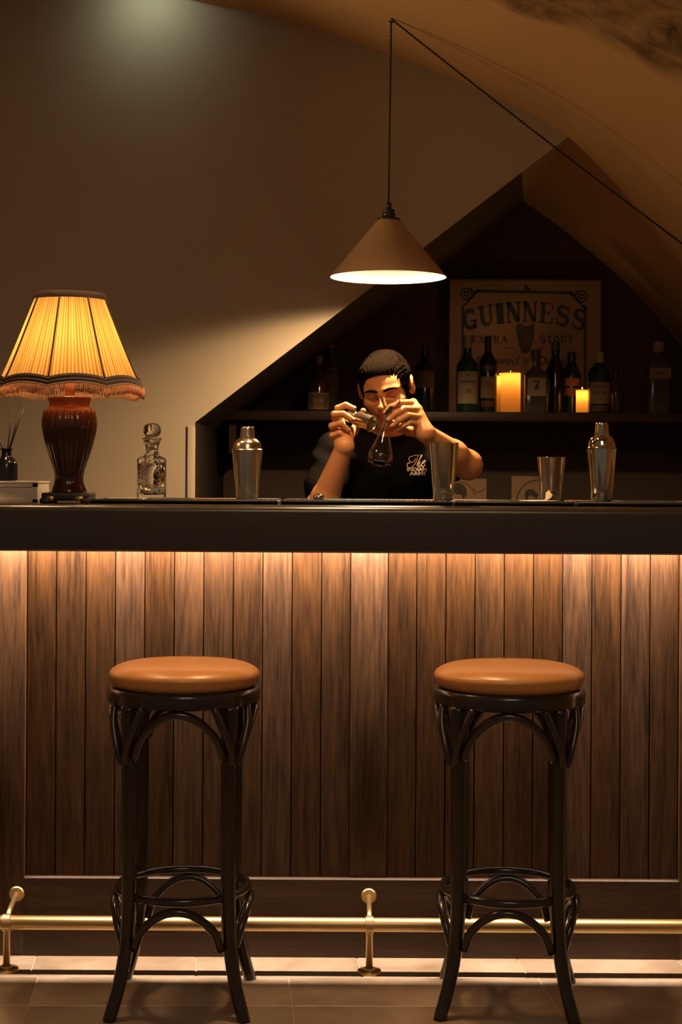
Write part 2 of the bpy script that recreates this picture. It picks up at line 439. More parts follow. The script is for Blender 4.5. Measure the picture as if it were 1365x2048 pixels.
# soffit and recessed light channel
mk('soffit', L(box(XL, XR, BF + .024, BP, BT - .058, BT - .045)), M_blackm, bar, smooth=False)
LY, LZ = 3.963, 1.073
LIPX = .0070
lip = mk('light_channel', L(join(box(XL, XR, LY - LIPX - .003, LY - LIPX, 1.025, 1.076), box(XL, XR, LY - LIPX, LY + .006, LZ + .0015, 1.076))), M_blackm, bar, smooth=False)
mk('led_strip', L(box(XL, XR, LY - .001, LY + .001, LZ + .0005, LZ + .0016)), M_led, bar, smooth=False)
led = light('led_strip_light', 'AREA', (.05, LY, LZ), 80.0, (1.0, .75, .55), shape='RECTANGLE', size=XR - XL, size_y=.0022)
led.data.cycles.is_caustics_light = False
# carcass behind the planks
mk('carcass', L(box(XL, XR, BP + .012, BB - .03, 0.0, BT - .045)), M_blackm, bar, smooth=False)
def Xp(px, py=1500): return P(px, py, BP).x
z_rail = P(700, 1757, BP - .014).z
s_l, c0, c1, s_r = Xp(52), Xp(701), Xp(774), Xp(1358)
def planks(name, xa, xb, n):
    V, Fa, ids = [], [], []
    w = (xb - xa) / n; g = .0011; ch = .0022
    for i in range(n):
        x0, x1 = xa + i * w, xa + (i + 1) * w; b = len(V)
        for z in (z_rail - .01, BT - .06):
            V += [(x0 + g, BP + .010, z), (x0 + g, BP + ch, z), (x0 + g + ch, BP, z), (x1 - g - ch, BP, z), (x1 - g, BP + ch, z), (x1 - g, BP + .010, z)]
        r = random.random()
        for k in range(5): Fa.append((b + k, b + k + 1, b + 7 + k, b + 6 + k)); ids.append(r)
    V += [(xa, BP + .0105, z_rail - .01), (xb, BP + .0105, z_rail - .01), (xb, BP + .0105, BT - .06), (xa, BP + .0105, BT - .06)]
    b = len(V) - 4; Fa.append((b, b + 1, b + 2, b + 3)); ids.append(0)
    o = mk(name, L((V, Fa)), M_plank, bar, smooth=False)
    bm = bmesh.new(); bm.from_mesh(o.data)
    for f in bm.faces:
        if f.normal.y > 0.01: f.normal_flip()
    bm.to_mesh(o.data); bm.free()
    attr_faces(o, 'pid', ids)
    return o
planks('plank_panel', s_l, c0, 11)
planks('plank_panel', c1, s_r, 10)
planks('plank_panel', XL, s_l - Xp(52) + Xp(-60), 5)
PF = .014   # frame stands proud of the planks
def board(name, x0, x1, z0, z1, m, y0=BP - PF, pid=.5):
    o = mk(name, L(box(x0, x1, y0, BP + .011, z0, z1, .0018, 2)), m, bar, sharp=40); attr_faces(o, 'pid', [pid] * len(o.data.polygons)); return o
board('stile', Xp(-60), s_l, 0.0, BT - .06, M_plank, pid=.62)
board('stile', c0, c1, z_rail, BT - .06, M_plank, pid=.75, y0=BP - PF * .35)
board('stile', s_r, XR, 0.0, BT - .06, M_plank, pid=.5)
# lower rail with a chamfered top edge that catches the light
zb = z_rail
for nm, x0, x1 in (('bottom_rail', s_l, s_r),):
    yy0, yy1 = BP - PF, BP + .011
    pr = [(yy1, .0), (yy0, .0), (yy0, zb - .0036), (yy0 + .0036, zb), (yy1, zb)]
    V = [(x, y, z) for x in (x0, x1) for y, z in pr]; n = 5
    Fa = [(i, (i + 1) % n, n + (i + 1) % n, n + i) for i in range(n)] + [tuple(range(n)), tuple(reversed(range(n, 2 * n)))]
    o = mk(nm, L((V, Fa)), M_rail_h, bar, smooth=False); attr_faces(o, 'pid', [.3] * len(o.data.polygons))

# ------------------------------------------------------------------ brass foot rail
RD, RZ, RR = 3.877, .1165, .0168
fr = thing('foot_rail', 'tubular brass foot rail running along the foot of the bar', 'foot rail', (0, RD, 0))
mk('rail_tube', tube([(XL, 0, RZ), (XR, 0, RZ)], RR, 40, up=(0, 0, 1)), M_brass, fr)
def bracket(px):
    x = P(px, 1944, RD).x
    wall_y = BP - PF - RD
    po = mk('post', join(lathe([(.0085, .004), (.0085, RZ - RR - .004), (.0105, RZ - RR - .004), (.0105, RZ - RR + .004)], 24)), M_brass, fr, loc=(x, 0, 0))
    mk('base_flange', lathe([(.0295, 0), (.0295, .0045), (.028, .007), (.013, .008), (.0125, .012), (.0085, .012)], 40), M_brass, po, sharp=40)
    c = lathe([(RR + .001, -.010), (RR + .0035, -.009), (RR + .0035, .009), (RR + .001, .010)], 40)
    mk('collar', move(c, (0, 0, RZ), Matrix.Rotation(PI / 2, 3, 'Y')), M_brass, po, sharp=40)
    ro = mk('wall_arm', tube([(0, .006, RZ + .010), (0, .03, RZ + .020), (0, wall_y - .004, RZ + .038)], .0062, 16), M_brass, po)
    d = lathe([(.0, -.004), (.0195, -.004), (.0195, .001), (.017, .004), (.008, .0055), (.0, .0055)], 40)
    mk('rosette', move(d, (0, wall_y - .0005, RZ + .038), Matrix.Rotation(PI / 2, 3, 'X')), M_brass, po, sharp=40)
for px in (13, 739): bracket(px)

# ================================================================== BAR STOOLS
def make_stool():
    st = thing('bar_stool', '', 'bar stool', group='tan leather bar stools in front of the bar')
    cu = prof([(0.0, .7790), (.06, .7785), (.115, .7755), (.148, .7692), (.1665, .7595), (.1725, .7495), (.1705, .7385), (.1640, .7275), (.155, .7200)], 6) + [(0, .7200)]
    mk('seat_cushion', lathe(cu, 96), M_leather, st)
    rg = [(.150, .6865), (.170, .6865), (.1745, .690), (.1750, .712), (.1735, .7195), (.1690, .7225), (.158, .7205), (.150, .7205)]
    mk('seat_ring', lathe(rg + [rg[0]], 96, cap=False), M_bent, st, sharp=50)
    def legpath(a):
        pts = []
        for r, z in ((.158, .690), (.157, .60), (.156, .45), (.156, .30), (.158, .21), (.166, .14), (.184, .07), (.211, 0.0)):
            pts.append((r * math.cos(a), r * math.sin(a), z))
        return cr(pts, 6)
    angs = [PI / 4 + k * PI / 2 for k in range(4)]
    for a in angs:
        lg = mk('leg', tube(legpath(a), lambda t: .0195 - .005 * t, 20), M_bent, st)
    # foot ring
    R0 = .147
    mk('foot_ring', tube([(R0 * math.cos(2 * PI * i / 72), R0 * math.sin(2 * PI * i / 72), .262) for i in range(72)], .0105, 16, closed=True, flat=.95), M_bent, st)
    def at(r, a, z): return (r * math.cos(a), r * math.sin(a), z)
    for k in range(4):
        a0, a1 = angs[k], angs[k] + PI / 2; am = a0 + PI / 4
        lp = []
        # lower arch: leg to leg, bowing up to touch the ring from below
        for t in [i / 16 for i in range(17)]:
            a = a0 + (a1 - a0) * (.07 + .86 * t)
            q = math.sin(PI * t) ** .55
            p0 = Vector(at(.158, a0 + .13, 0)); p1 = Vector(at(.158, a1 - .13, 0))
            c = p0.lerp(p1, t); out = Vector((math.cos(am), math.sin(am), 0)) * (.030 * q)
            lp.append((c.x + out.x, c.y + out.y, .150 + .092 * q))
        mk('brace_arch', tube(cr(lp, 3), .0095, 14), M_bent, st)
        up = []
        for t in [i / 16 for i in range(17)]:
            q = math.sin(PI * t) ** .6
            p0 = Vector(at(.163, a0 + .13, 0)); p1 = Vector(at(.163, a1 - .13, 0))
            c = p0.lerp(p1, t); out = Vector((math.cos(am), math.sin(am), 0)) * (.034 * q)
            up.append((c.x + out.x, c.y + out.y, .575 + .102 * q))
        mk('seat_arch', tube(cr(up, 3), .0095, 14), M_bent, st)
        # short scroll bracket on the outer side of the leg, under the ring
        for sgn in (-1, 1):
            sb = [at(.176, a0 + sgn * .03, .560), at(.181, a0 + sgn * .10, .600), at(.178, a0 + sgn * .22, .650), at(.168, a0 + sgn * .30, .688)]
            mk('scroll_bracket', tube(cr(sb, 5), .0080, 12), M_bent, st)
    return st
s1 = make_stool(); c1_ = P(367, 1340, 3.69); s1.location = (c1_.x + .004, 3.675, 0); s1.rotation_euler = (0, 0, math.radians(.5))
s1['label'] = 'tan leather bar stool below the steel shaker, seat sheen on its right side'
c2_ = P(1018, 1340, 3.69)
s2 = dup(s1, (c2_.x, 3.68, 0), math.radians(-6), 'tan leather bar stool below the tins, turned so its rear legs show')
# ================================================================== PENDANT LAMP
PD = 4.74
pc = P(777, 555, PD); rim_z = pc.z; px_ = pc.x; pxl = PD / F
hook = P(783, 38, PD)
pen = thing('pendant_lamp', 'taupe cone pendant lamp hanging on a black cord above the bartender', 'pendant lamp', (px_, PD, rim_z))
Rr = 116.5 * pxl; Ht = (553 - 438) * pxl; Rt = 21 * pxl
sh = mk('lamp_shade', lathe([(Rr, 0), (Rr + .0012, .0006), (Rr, .0022), (Rt + .001, Ht), (0.008, Ht + .001)], 96, cap=False), M_lampout, pen, sharp=40)
mk('shade_lining', lathe([(Rr - .0012, .0005), (Rt - .0006, Ht - .002), (.008, Ht - .001)], 96, cap=False), M_lampin, sh)
z0 = Ht
mk('lamp_holder', lathe(prof([(Rt + .003, z0 - .001), (Rt + .002, z0 + .004), (.020, z0 + .009), (.020, z0 + .018), (.017, z0 + .020), (.0165, z0 + .030), (.009, z0 + .033), (.0085, z0 + .047), (.004, z0 + .054)], 3), 36), M_blackm, pen, sharp=50)
mk('bulb', lathe(prof([(0, .052), (.016, .056), (.028, .072), (.030, .088), (.022, .108), (.013, .125), (.013, .15)], 4), 32), M_bulb, pen)
def twisted(a, b, sag=0.0, turns=None, r=.0017):
    a, b = Vector(a), Vector(b); ln = (b - a).length; turns = turns or ln / .022; n = int(turns * 7)
    t = (b - a).normalized(); u = t.cross(Vector((0, 1, 0))).normalized(); w = t.cross(u); out = []
    for s in (0, 1):
        pts = []
        for i in range(n + 1):
            f = i / n; ang = 2 * PI * turns * f + s * PI
            p = a.lerp(b, f) + Vector((0, 0, -sag * 4 * f * (1 - f))) + (u * math.cos(ang) + w * math.sin(ang)) * .0016
            pts.append(p)
        out.append(tube(pts, r, 6))
    return join(*out)
O = Vector((px_, PD, rim_z))
mk('cord', twisted((0, 0, z0 + .05), hook - O + Vector((0, 0, -.006))), M_cord, pen)
far = P(1365, 480, PD); d = far - hook; endp = hook + d * 1.52
mk('cord', twisted(hook - O, endp - O, sag=.012), M_cord, pen)
hk = mk('ceiling_hook', move(tube(cr([(0, 0, .030), (0, 0, .006), (.006, 0, -.004), (.001, 0, -.012), (-.007, 0, -.006)], 5), .0018, 8), hook), M_blackm)
tag(hk, 'small black hook in the vault holding the pendant cord', 'hook')
light('pendant_light', 'SPOT', (px_, PD, rim_z + .050), 105.0, (1.0, .63, .32), shadow_soft_size=.028, spot_size=math.radians(174), spot_blend=.72)

# ================================================================== TABLE LAMP
TD = 3.92; u = TD / F
tc = P(138, 1000, TD)
tl = thing('table_lamp', 'table lamp with pleated gold shade and oxblood ribbed ceramic base', 'table lamp', (tc.x, TD, BT))
def zt(py): return P(138, py, TD).z - BT
def flute(a, z):
    k = min(max((zt(822) - z) / .012, 0), 1) * min(max((z - zt(975)) / .02, 0), 1)
    return 1 + k * .035 * (abs(math.sin(a * 11)) - .6)
bp = [(0, zt(985)), (34.5, zt(985)), (35, zt(981)), (29, zt(966)), (28, zt(955)), (31, zt(938)), (40, zt(911)), (49, zt(880)), (53.5, zt(857)), (54, zt(842)), (51.5, zt(829)), (46, zt(819)), (41, zt(814)),
      (40.5, zt(806)), (43, zt(799)), (43, zt(795)), (40, zt(794)), (0, zt(794))]
bp = [(r * u, z) for r, z in bp]
body = prof(bp[1:-1], 5)
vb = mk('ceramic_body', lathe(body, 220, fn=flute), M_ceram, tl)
# scalloped shoulder beads
bd = []
for i in range(22):
    a = 2 * PI * (i + .5) / 22; rr = 48.0 * u
    bm = bmesh.new(); bmesh.ops.create_uvsphere(bm, u_segments=12, v_segments=8, radius=1)
    M = Matrix.Rotation(a, 3, 'Z') @ Matrix.Diagonal((.0062, .0084, .014))
    vv = ([(M @ v.co)[:] for v in bm.verts], [tuple(v.index for v in f.verts) for f in bm.faces]); bm.free()
    bd.append(move(vv, (rr * math.cos(a), rr * math.sin(a), zt(830))))
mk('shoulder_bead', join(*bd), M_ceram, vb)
bs = mk('base_plinth', box(-47 * u, 47 * u, -47 * u, 47 * u, .006, zt(985), .004, 3), M_felt, tl, sharp=40)
for sx in (-1, 1):
    for sy in (-1, 1):
        mk('foot', box(sx * 40 * u - .012, sx * 40 * u + .012, sy * 40 * u - .012, sy * 40 * u + .012, 0, .012, .003, 2), M_felt, bs)
mk('gold_plate', box(-36 * u, -22 * u, -47.8 * u, -46 * u, .006, .017, .0006, 1), M_gold, bs)
mk('gold_plate', box(20 * u, 36 * u, -47.8 * u, -46 * u, .005, .017, .0006, 1), M_gold, bs)
mk('lamp_socket', lathe([(.012, zt(797)), (.012, zt(760)), (.016, zt(758)), (.016, zt(740)), (.011, zt(735))], 24), M_brass, tl)
mk('bulb', move(lathe(prof([(.010, 0), (.013, .012), (.026, .034), (.029, .052), (.020, .070), (0, .078)], 4), 24), (0, 0, zt(737))), M_bulb_t, tl)
# shade
Rb, Rtp = 139 * u, 70 * u; zb_, ztp = zt(762), zt(598)
NP = 8; off = math.radians(-90 - 7)
def panel_r(a):      # slightly bowed-in panels between the ribs
    t = ((a - off) / (2 * PI / NP)) % 1.0
    return t
SEGS = 8 * 84; RW = 24
V, Fa, pl = [], [], []
for j in range(RW + 1):
    f = j / RW
    for i in range(SEGS):
        a = off + 2 * PI * i / SEGS; t = (i / (SEGS / NP)) % 1.0
        zlow = zb_ + .0085 * math.sin(PI * t) ** .8
        z = zlow + (ztp - zlow) * f
        ff = (z - zb_) / (ztp - zb_)
        r = Rb + (Rtp - Rb) * (ff ** .93)
        r *= 1 - .022 * math.sin(PI * t) * (1 - .5 * ff)
        pz = (i % 6) / 6.0
        r += .0016 * math.cos(2 * PI * pz) * (1 - .4 * ff)
        V.append((r * math.cos(a), r * math.sin(a), z))
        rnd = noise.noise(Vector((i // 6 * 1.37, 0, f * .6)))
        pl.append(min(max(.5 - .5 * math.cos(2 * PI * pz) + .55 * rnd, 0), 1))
for j in range(RW):
    for i in range(SEGS):
        k = (i + 1) % SEGS; Fa.append((j * SEGS + i, j * SEGS + k, (j + 1) * SEGS + k, (j + 1) * SEGS + i))
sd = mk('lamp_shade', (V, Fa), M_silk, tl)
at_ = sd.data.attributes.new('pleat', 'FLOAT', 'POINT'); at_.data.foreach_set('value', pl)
for k in range(NP):
    a = off + 2 * PI * k / NP
    mk('rib', tube([((Rb + (Rtp - Rb) * f ** .93 + .002) * math.cos(a), (Rb + (Rtp - Rb) * f ** .93 + .002) * math.sin(a), zb_ + (ztp - zb_) * f) for f in [i / 12 for i in range(13)]], .0022, 8), M_trim, sd)
mk('top_band', lathe([(Rtp + .005, ztp - .004), (Rtp + .0045, ztp + .004), (Rtp + .001, zt(588)), (Rtp - .003, zt(587)), (Rtp - .002, ztp - .003)], 96, cap=False), M_trim, sd)
def bandr(a, z):
    t = ((a - off) / (2 * PI / NP)) % 1.0
    return 1 - .018 * math.sin(PI * t)
zs_ = [0.0, .25, .5, .75, 1.0]
V, Fa = [], []
SB = 8 * 24
def band_pt(i, f, sgn=0):
    a = off + 2 * PI * i / SB; t = (i / (SB / NP)) % 1.0
    zhi = zb_ + .0095 * math.sin(PI * t) ** .8 + .001; zlo = zhi - .0245
    r = (Rb + .004 + (.0105) * (1 - f) ** 1.2) * (1 - .022 * math.sin(PI * t)) + .0012 * math.sin(f * 18)
    return Vector(((r + sgn) * math.cos(a), (r + sgn) * math.sin(a), zlo + (zhi - zlo) * f))
for j in range(13):
    for i in range(SB): V.append(band_pt(i, j / 12))
for j in range(12):
    for i in range(SB):
        k = (i + 1) % SB; Fa.append((j * SB + i, j * SB + k, (j + 1) * SB + k, (j + 1) * SB + i))
mk('bottom_band', (V, Fa), M_trim, sd)
fr_ = []
NF = 330
for i in range(NF):
    f = i / NF * SB; p = band_pt(f, 0.0); a = off + 2 * PI * f / SB
    ln = .0215 + random.uniform(-.002, .002); w = random.uniform(-.0016, .0016)
    o_ = Vector((math.cos(a), math.sin(a), 0)); tg = Vector((-math.sin(a), math.cos(a), 0))
    fr_.append(tube([p + Vector((0, 0, .004)) - o_ * .001, p + tg * w * .5 + Vector((0, 0, -ln * .5)) + o_ * .001, p + tg * w + Vector((0, 0, -ln))], lambda t: .0008 + .0004 * t, 5))
fg = mk('fringe', join(*fr_), M_fringe, sd)

# ================================================================== THINGS ON THE BAR
MT = BT + .011      # top of the mats
mats = [(182, 556, 'black rubber bar mat starting beside the table lamp base, under the decanter'), (562, 905, 'black rubber bar mat with a blue printed strip before the bartender'),
        (911, 1150, 'short black rubber bar mat under the smaller open tin'), (1156, 1500, 'black rubber bar mat under the polished shaker')]
cols = [[(.6, .5, .35), (.04, .04, .04), (.5, .22, .04), (.12, .15, .2)], [(.05, .05, .05), (.08, .25, .24), (.05, .13, .30), (.5, .25, .06)],
        [(.45, .38, .28), (.06, .05, .05), (.10, .13, .12)], [(.30, .14, .03), (.06, .05, .05), (.25, .13, .04)]]
for mi, (a, b, lab) in enumerate(mats):
    x0, x1 = P(a, 1004, 3.86).x, P(b, 1004, 3.86).x; w = x1 - x0
    t = thing('bar_mat', lab, 'bar mat', ((x0 + x1) / 2, 3.975, BT), group='rubber mats along the bar top')
    mk('mat_body', join(box(-w / 2, w / 2, -.115, .115, 0, .008, .002, 1), box(-w / 2, w / 2, -.115, -.107, .0, .011, .002, 1), box(-w / 2, w / 2, .107, .115, .0, .011, .002, 1)), M_rubber, t, sharp=40)
    mm = bpy.data.materials.new('mat_print'); mm.use_nodes = True; nt = mm.node_tree; bb = nt.nodes['Principled BSDF']; bb.inputs['Roughness'].default_value = .6
    tcn = N(nt, 'ShaderNodeTexCoord'); sp = N(nt, 'ShaderNodeSeparateXYZ'); nt.links.new(tcn.outputs['Object'], sp.inputs[0])
    mr = N(nt, 'ShaderNodeMapRange'); mr.inputs[1].default_value = -w / 2; mr.inputs[2].default_value = w / 2; nt.links.new(sp.outputs[0], mr.inputs[0])
    nc = len(cols[mi]); c = ramp(nt, mr.outputs[0], [(i / nc, cols[mi][i]) for i in range(nc)])
    for nd in nt.nodes:
        if nd.type == 'VALTORGB': nd.color_ramp.interpolation = 'CONSTANT'
    nt.links.new(c, bb.inputs['Base Color'])
    mk('printed_strip', box(-w / 2 + .01, w / 2 - .01, .060, .104, .007, .0105), mm, t, smooth=False)
    nub = [lathe([(.0028, .007), (.0024, .0105)], 6) for _ in range(1)][0]
    nb = []
    for i in range(int((w - .03) / .012)):
        for j in range(13): nb.append(move(nub, (-w / 2 + .018 + i * .012, -.096 + j * .0115, 0)))
    mk('rubber_nubs', join(*nb), M_rubber, t, smooth=False)

# box and reed diffuser at the far left
bx = P(75, 1000, 3.98).x
bxw = thing('display_box', 'cream stone box with inset front under the reed diffuser', 'box', (bx - .15, 3.98, BT))
mk('box_body', join(box(-.15, .15, .002, .16, 0, .046, .003, 2), box(-.15, .15, -.002, .004, .0, .007), box(-.15, .15, -.002, .004, .038, .046), box(.138, .15, -.002, .004, .0, .046)), M_white, bxw, sharp=40)
mk('lid', box(-.152, .152, -.003, .162, .046, .051, .0015, 2), M_white, bxw, sharp=40)
dfc = P(13, 966, 4.06)
zt_ = BT + .051; dd = 4.06 / F
df = thing('reed_diffuser', 'black glass reed diffuser with dark sticks on the cream box', 'reed diffuser', (dfc.x, 4.06, zt_))
def zd(py): return P(13, py, 4.06).z - zt_
zbz = zd(967)
db = [(0, 0), (20 * dd, 0), (22 * dd, .003), (22 * dd, zd(930)), (19 * dd, zd(921)), (12 * dd, zd(915)), (10 * dd, zd(911)), (10 * dd, zd(900)), (13 * dd, zd(899)), (13.5 * dd, zd(897)), (7 * dd, zd(897)), (7 * dd, zd(905)), (0, zd(906))]
mk('glass_bottle', lathe(db, 48), mat('black_glass', (.008, .009, .010), .08), df, sharp=35)
for (x1, y1, dy) in ((25, 812, .0), (43, 810, .01), (49, 810, -.01), (-8, 852, .01), (-20, 830, -.01)):
    p1 = P(x1, y1, 4.06 + dy) - Vector((dfc.x, 4.06, zt_)); k = (p1.z - zd(905)); p0 = Vector((-p1.x * .12, -p1.y * .2, zd(930)))
    mk('reed', tube([p0, p1], .0016, 8), M_blackm, df)

# decanter: square cut crystal body, round neck, faceted ball stopper
DD = 3.965; q = DD / F; dc = P(303.5, 999, DD)
dec = thing('crystal_decanter', 'square cut-crystal decanter with ball stopper between lamp and shaker', 'decanter', (dc.x, DD, MT), math.radians(3))
def zc(py): return P(303.5, py, DD).z - MT
def dsec(hw, rc, n=20):   # rounded square with fine subdivisions per side
    pts = []
    for s in range(4):
        A = Matrix.Rotation(s * PI / 2, 3, 'Z')
        for i in range(n):
            t = -1 + 2 * i / n; pts.append(A @ Vector((t * (hw - rc), -hw, 0)))
        for i in range(5):
            a = -PI / 2 + (PI / 2) * i / 5; pts.append(A @ Vector((hw - rc + rc * math.cos(a), -hw + rc + rc * math.sin(a), 0)))
    return pts
hw = 27.5 * q; H0 = zc(999); H1 = zc(919); V, Fa = [], []
def cut(t, z):      # depth of the cut star in the lower and upper corners of a face
    d = 0
    hh = (z - (H0 + .012)) / (H1 - H0 - .022)
    if 0 < hh < 1:
        for cx, cy in ((-1, .5), (1, .5)):
            for k in range(-4, 5):
                an = k * .36; dx = (t - cx) * .8; dy = (hh - cy)
                u1 = -cx * dx * math.cos(an) + dy * math.sin(an); v1 = cx * dx * math.sin(an) + dy * math.cos(an)
                if .06 < u1 < .56: d = max(d, 1 - abs(v1) / (.040 * (math.sin((u1 - .06) / .5 * PI) + .05)))
    return max(d, 0)
zsn = 44
rowsn = []
for j in range(zsn + 1): rowsn.append((H0 + (H1 - H0) * j / zsn, hw, .007))
nring = None
for z, h, rc in [(H0, hw - .003, .006)] + rowsn[1:]:
    s = dsec(h, rc); nring = len(s)
    for i, p in enumerate(s):
        side = i // 25; k = i % 25
        if k < 20:
            t = -1 + 2 * k / 20; A = Matrix.Rotation(side * PI / 2, 3, 'Z'); p = p + A @ Vector((0, .0022 * cut(t, z), 0))
        V.append((p.x, p.y, z))
# shoulder loft to the round neck
for (z, r, bl) in ((zc(916), 26.5, .25), (zc(913.5), 22, .6), (zc(911), 16.5, .9), (zc(907), 13.5, 1), (zc(900), 12, 1), (zc(893), 13, 1), (zc(885), 16, 1), (zc(880.5), 18, 1), (zc(880), 14, 1)):
    s = dsec(hw, .007)
    for p in s:
        a = math.atan2(p.y, p.x); pr_ = p * (r * q / hw) if bl < 1 else p
        rd = Vector((math.cos(a), math.sin(a), 0)) * r * q
        o_ = pr_.lerp(rd, bl) if bl < 1 else rd; V.append((o_.x, o_.y, z))
nr_ = len(V) // nring
for j in range(nr_ - 1):
    for i in range(nring):
        k = (i + 1) % nring; Fa.append((j * nring + i, j * nring + k, (j + 1) * nring + k, (j + 1) * nring + i))
Fa.append(tuple(reversed(range(nring)))); Fa.append(tuple((nr_ - 1) * nring + i for i in range(nring)))
db_ = mk('decanter_body', (V, Fa), M_crystal, dec, sharp=30)
inner = lathe([(0, H0 + .016), (hw * .70, H0 + .012), (hw * .86, H0 + .018), (hw * .86, H1 - .010), (hw * .6, H1 - .004), (8 * q, zc(906)), (7.5 * q, zc(884)), (0, zc(883))], 32)
iv = mk('inner_hollow', inner, M_crystal, db_)
bm = bmesh.new(); bm.from_mesh(iv.data); bmesh.ops.reverse_faces(bm, faces=bm.faces); bm.to_mesh(iv.data); bm.free()
stp = prof([(0, zc(880)), (9, zc(879.5)), (19.5, zc(878.8)), (20, zc(876.5)), (14, zc(874.5)), (13, zc(873)), (16.2, zc(868)), (17.8, zc(861)), (16, zc(853)), (10, zc(847.5)), (0, zc(846))], 3)
mk('stopper', lathe([(r if i in (0,) else r, z) for i, (r, z) in enumerate([(r * q, z) for r, z in stp])], 16), M_crystal, dec, sharp=10)

# cocktail shakers, tins
def lobj(name, px, D, bot, pts, m, label, cat, parts=None, seg=64, group=None, rz=0):
    c = P(px, bot, D); t = thing(name, label, cat, (c.x, D, MT), rz, group); s = D / F
    Z = lambda py: P(px, py, D).z - MT
    for nm, pp, mm in pts:
        off_ = Z(bot)
        mk(nm, lathe([(r * s, Z(y) - off_) for r, y in pp], seg), mm, t, sharp=35)
    return t
def shaker(px, D, top, bot, m, label, grp, sx=1.0):
    H = (bot - top) / 145.
    Y = lambda v: bot - (1000 - v) * H
    def sm(pts, n=4): return [(p.x, p.y) for p in cr([(r * sx, Y(y), 0) for r, y in pts], n)]
    body = sm([(19.5, 1000), (21, 998), (22.5, 985), (25, 960), (28, 930), (30, 908), (30.2, 903.5)])
    sh = [(30.6 * sx, Y(903)), (31 * sx, Y(901.5)), (30 * sx, Y(900))] + sm([(28.5, 899), (27.5, 893), (25, 886), (19, 880), (14.5, 878)])
    cap = sm([(15, 878.5), (15, 874)], 1) + sm([(14.3, 873.5), (13.7, 866), (13.2, 859), (12.4, 856), (10, 855), (0, 855)])
    if cap[-1][0] > 1e-6: cap.append((0, cap[-1][1]))
    return lobj('cocktail_shaker', px, D, bot, [('shaker_body', [(0, Y(1000))] + body, m), ('strainer_top', sh, m), ('cap', cap, m)], m, label, 'cocktail shaker', group=grp)
shaker(494.5, 3.97, 854.5, 999, M_steel_s, 'satin steel cocktail shaker standing alone before the dark alcove edge', 'steel cocktail shakers')
shaker(1203.5, 3.96, 848.5, 1006, M_steel, 'polished steel cocktail shaker beside the short open tin', 'steel cocktail shakers', .97)
def tin(px, D, top, bot, rt, rb, label, m):
    s_ = D / F; wl = 1.2
    ou = [(0, bot), (rb - 2, bot), (rb, bot - 2), (rb + (rt - rb) * .35, bot - (bot - top) * .30), (rt, top + 2), (rt + .7, top + .6), (rt + .3, top)]
    inn = [(rt - wl, top + .3), (rb + (rt - rb) * .35 - wl, bot - (bot - top) * .30), (rb - wl, bot - 5), (0, bot - 4)]
    return lobj('shaker_tin', px, D, bot, [('tin_body', ou + inn, m)], m, label, 'shaker tin', seg=72, group='open steel shaker tins')
tin(887.5, 3.98, 886.5, 1001.5, 29.5, 20, 'tall open steel shaker tin beside the bartender elbow', M_steel)
tin(1102.5, 3.97, 917, 1005, 29, 18.5, 'short open steel tin left of the polished shaker', M_steel)
cp = P(637.5, 1000, 3.95)
cap = thing('metal_cap', 'small shiny metal cap lying on the mat left of the bartender', 'cap', (cp.x, 3.95, MT))
mk('dome', lathe(prof([(.0135, .0035), (.0138, .007), (.012, .0105), (.007, .013), (0, .014)], 4), 40), M_steel, cap)
mk('rim', lathe([(.0, 0), (.0115, 0), (.0118, .0035), (.0, .0036)], 40), M_paper, cap, sharp=40)
np_ = P(1072, 1007, 3.90)
t = mk('paper_coaster', box(-.036, .036, -.033, .033, 0, .0022, .0005, 1), mat('white_paper', (.85, .8, .72), .7), loc=(np_.x + .01, 3.91, MT), rot=(0, 0, .5)); tag(t, 'white paper coaster lying in front of the short tin', 'coaster')
# ================================================================== BACK BAR
SZ = P(1100, 829, 6.15).z          # shelf top
sh_ = thing('liquor_shelf', 'long dark shelf in the alcove carrying bottles and candles', 'shelf', (0.9, 6.1, SZ))
M_shelf = mat('shelf_wood', rough=.5, build=woodf((.022, .012, .008), (.038, .020, .013), 'x', .1), Specular_IOR_Level=.3)
x0s, x1s = JX + .01 - .9, 1.62 - .9
mk('shelf_board', box(x0s, x1s, -.20, .30, -.035, 0, .003, 2), M_shelf, sh_, sharp=40)
for xx in (-1.32, .62):
    mk('bracket', box(xx, xx + .03, -.15, .30, -.16, -.035, .003, 1), M_shelf, sh_, sharp=40)
CZ = 1.02
cb = thing('low_cabinet', 'dark low cabinet along the alcove wall behind the bartender', 'cabinet', (0.5, 6.15, 0))
mk('cabinet_body', box(JX + .01 - .5, 1.15, -.17, .25, .08, CZ - .035), M_shelf, cb, smooth=False)
mk('worktop', box(JX + .005 - .5, 1.18, -.20, .255, CZ - .035, CZ, .003, 2), M_shelf, cb, sharp=40)
for i in range(4):
    a = JX + .03 - .5 + i * .52
    dr = mk('door', box(a, a + .50, -.19, -.17, .10, CZ - .05, .003, 1), M_shelf, cb, sharp=40)
    mk('handle', tube([(a + .46, -.195, .62), (a + .46, -.215, .63), (a + .46, -.215, .73), (a + .46, -.195, .74)], .004, 8), M_brass, dr)

